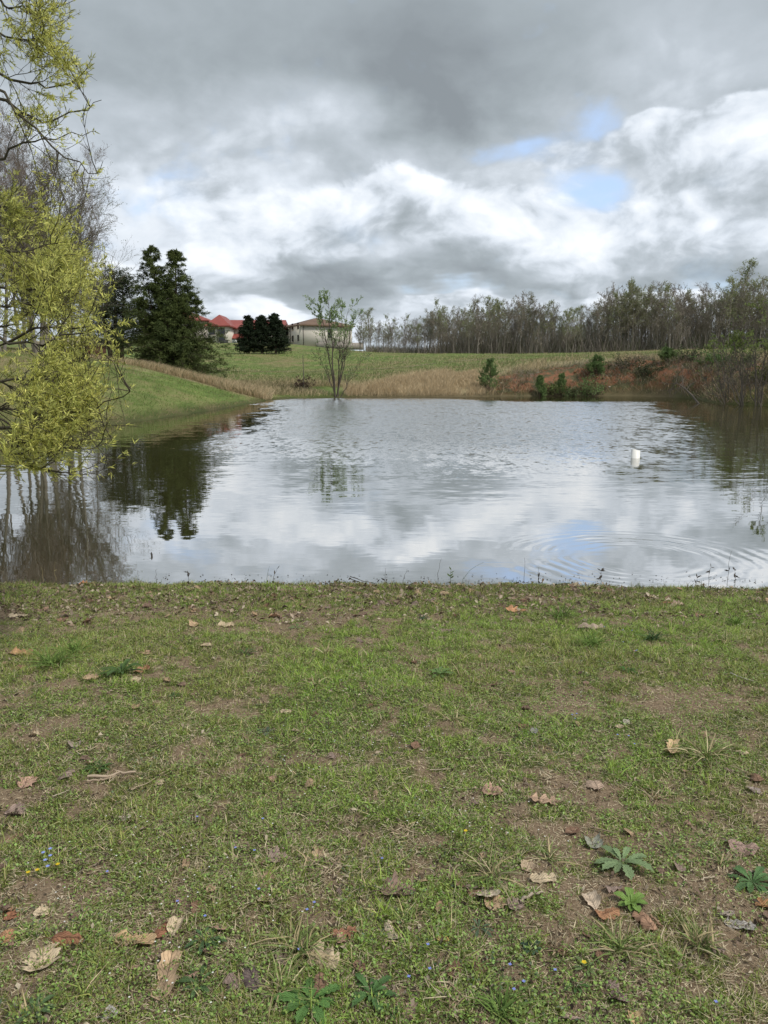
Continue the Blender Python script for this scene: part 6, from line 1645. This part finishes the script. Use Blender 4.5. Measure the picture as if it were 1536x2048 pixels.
stick([(1460, 1350), (1487, 1361), (1508, 1366)], .0030, (.48, .44, .38), 'pale bare stick near the right edge of the upper turf', 4)
stick([(1038, 1812), (1060, 1800), (1086, 1793)], .0052, (.38, .31, .24), 'grey curved stick at the right end of the leaf heap', 6, 1)
stick([(1300, 1838), (1326, 1862)], .0042, (.26, .17, .11), 'short brown stick leaning by the torn leaf at the lower right', 7)
stick([(1400, 1765), (1428, 1760)], .0030, (.45, .38, .28), 'short pale stick on the bare soil at the right', 8)
stick([(990, 1203), (1040, 1206), (1098, 1203)], .0045, (.20, .15, .11), 'long dark stick lying near the shore right of centre', 9)
stick([(700, 1155), (725, 1164), (750, 1170)], .0045, (.06, .05, .04), 'dark twig sloping into the water at the near shore', 10)
stick([(495, 1536), (528, 1535)], .0035, (.12, .09, .07), 'dark short stick on soil left of the centre', 11)
stick([(860, 1545), (905, 1542)], .0022, (.40, .34, .25), 'thin pale stem on bare soil near the centre', 12)
stick([(80, 1540), (100, 1528)], .0022, (.35, .27, .18), 'thin stem at the left above the pinkish leaf', 13)
stick([(1180, 1660), (1230, 1672)], .0028, (.26, .20, .14), 'thin brown stick above the large pale rosette', 14)
# -- stalks standing at the shore
def stalk(px, py, hpx, label, seed, leaves=0, lean=0.0, col=(.10, .085, .05), w=.0022):
    rng = np.random.default_rng(seed); p = G(px, py); m = math.hypot(p[1], CAMZ) / FPX; H = hpx * m; A_ = Acc()
    k = 6; t = np.linspace(0, 1, k); Q = np.stack([lean * H * t ** 2, rng.normal(0, .01) * t, H * t], 1); Q[1:] += rng.normal(0, .004, (k - 1, 3)); Q[0, 2] = -.08
    tubes(A_, Q[None], (w * (1 - .6 * t))[None], 5, col)
    n = leaves
    if n:
        P = Q[rng.integers(1, k, n)]; d = norm(rng.normal(size=(n, 3)) + np.array([0, 0, .5])); ribbons(A_, P, d, perp(d, rng), np.full(n, .045), np.full(n, .016), d * 0, [(0, .4), (.5, 1), (1, 0)], np.array(col)[None] * rng.uniform(.6, 1.3, (n, 1)))
    obj('weed_stalk', A_.mesh('weed_stalk'), M_STRAW, None, p, label=label, cat='stalk')
for i, a in enumerate([
 (1049, 1166, 52, 'thin upright stalk at the near shore left of the ripples', 0, -.02), (1076, 1168, 34, 'shorter stalk right beside the thin one left of the ripples', 3, 0),
 (1454, 1168, 68, 'tallest thin stalk standing at the shore right of the ripples', 2, .04), (1392, 1170, 20, 'stubby dark stalk at the shore right of the ripples', 4, .1),
 (1416, 1168, 34, 'dark leafy stalk at the shore right of the ripples', 6, .05), (1201, 1166, 24, 'dark leafy sprig at the shore below the ripples', 8, .05), (1470, 1166, 26, 'short leafy stalk near the tallest one', 5, -.1),
 (312, 1164, 26, 'thin stalk at the shore near the cedar reflection', 0, .05), (535, 1164, 32, 'pair of thin grass stems at the shore left of the centre', 0, .12), (547, 1165, 28, 'bent thin stem right of the other thin stems at the shore', 2, .3),
 (770, 1166, 30, 'thin upright stem at the shore at the centre', 1, .05), (806, 1166, 28, 'thin stem right of the central one at the shore', 0, .3), (875, 1168, 52, 'tall thin stem leaning at the shore right of centre', 0, .15), (900, 1168, 28, 'leafy green sprig at the shore right of centre', 9, .05), (925, 1168, 46, 'curved grass stem arching over the water right of centre', 0, .9),
 (110, 1162, 36, 'straw coloured stem at the shore on the left', 2, .05), (88, 1162, 30, 'bent straw stem at the shore at the far left', 0, -.2), (378, 1160, 16, 'stubby dark sprig at the shore left of centre', 5, .0)]):
    stalk(a[0], a[1], a[2], a[3], 1700 + i, a[4], a[5], (.08, .12, .04) if 'green' in a[3] or 'grass' in a[3] else ((.30, .25, .13) if 'straw' in a[3] else (.06, .05, .04)))
p = at(303, 1112, 1.0) - np.array([0, 0, CAMZ]); p = p * (-CAMZ / p[2]); A_ = Acc()
tubes(A_, np.array([[[0, 0, -.1], [.004, 0, .02], [0, 0, .045]]]), np.array([[.008, .010, .003]]), 6, (.05, .045, .04))
tubes(A_, np.array([[[0, 0, .02], [-.018, 0, .028]]]), np.array([[.006, .002]]), 5, (.05, .045, .04))
obj('twig_stub', A_.mesh('twig_stub'), M_BARK, None, (p[0], p[1], 0), label='tiny dark stub poking out of the calm water below the cedar reflection', cat='twig')

print('TRIS', sum(len(m.loops) - 2 * len(m.polygons) for m in bpy.data.meshes))
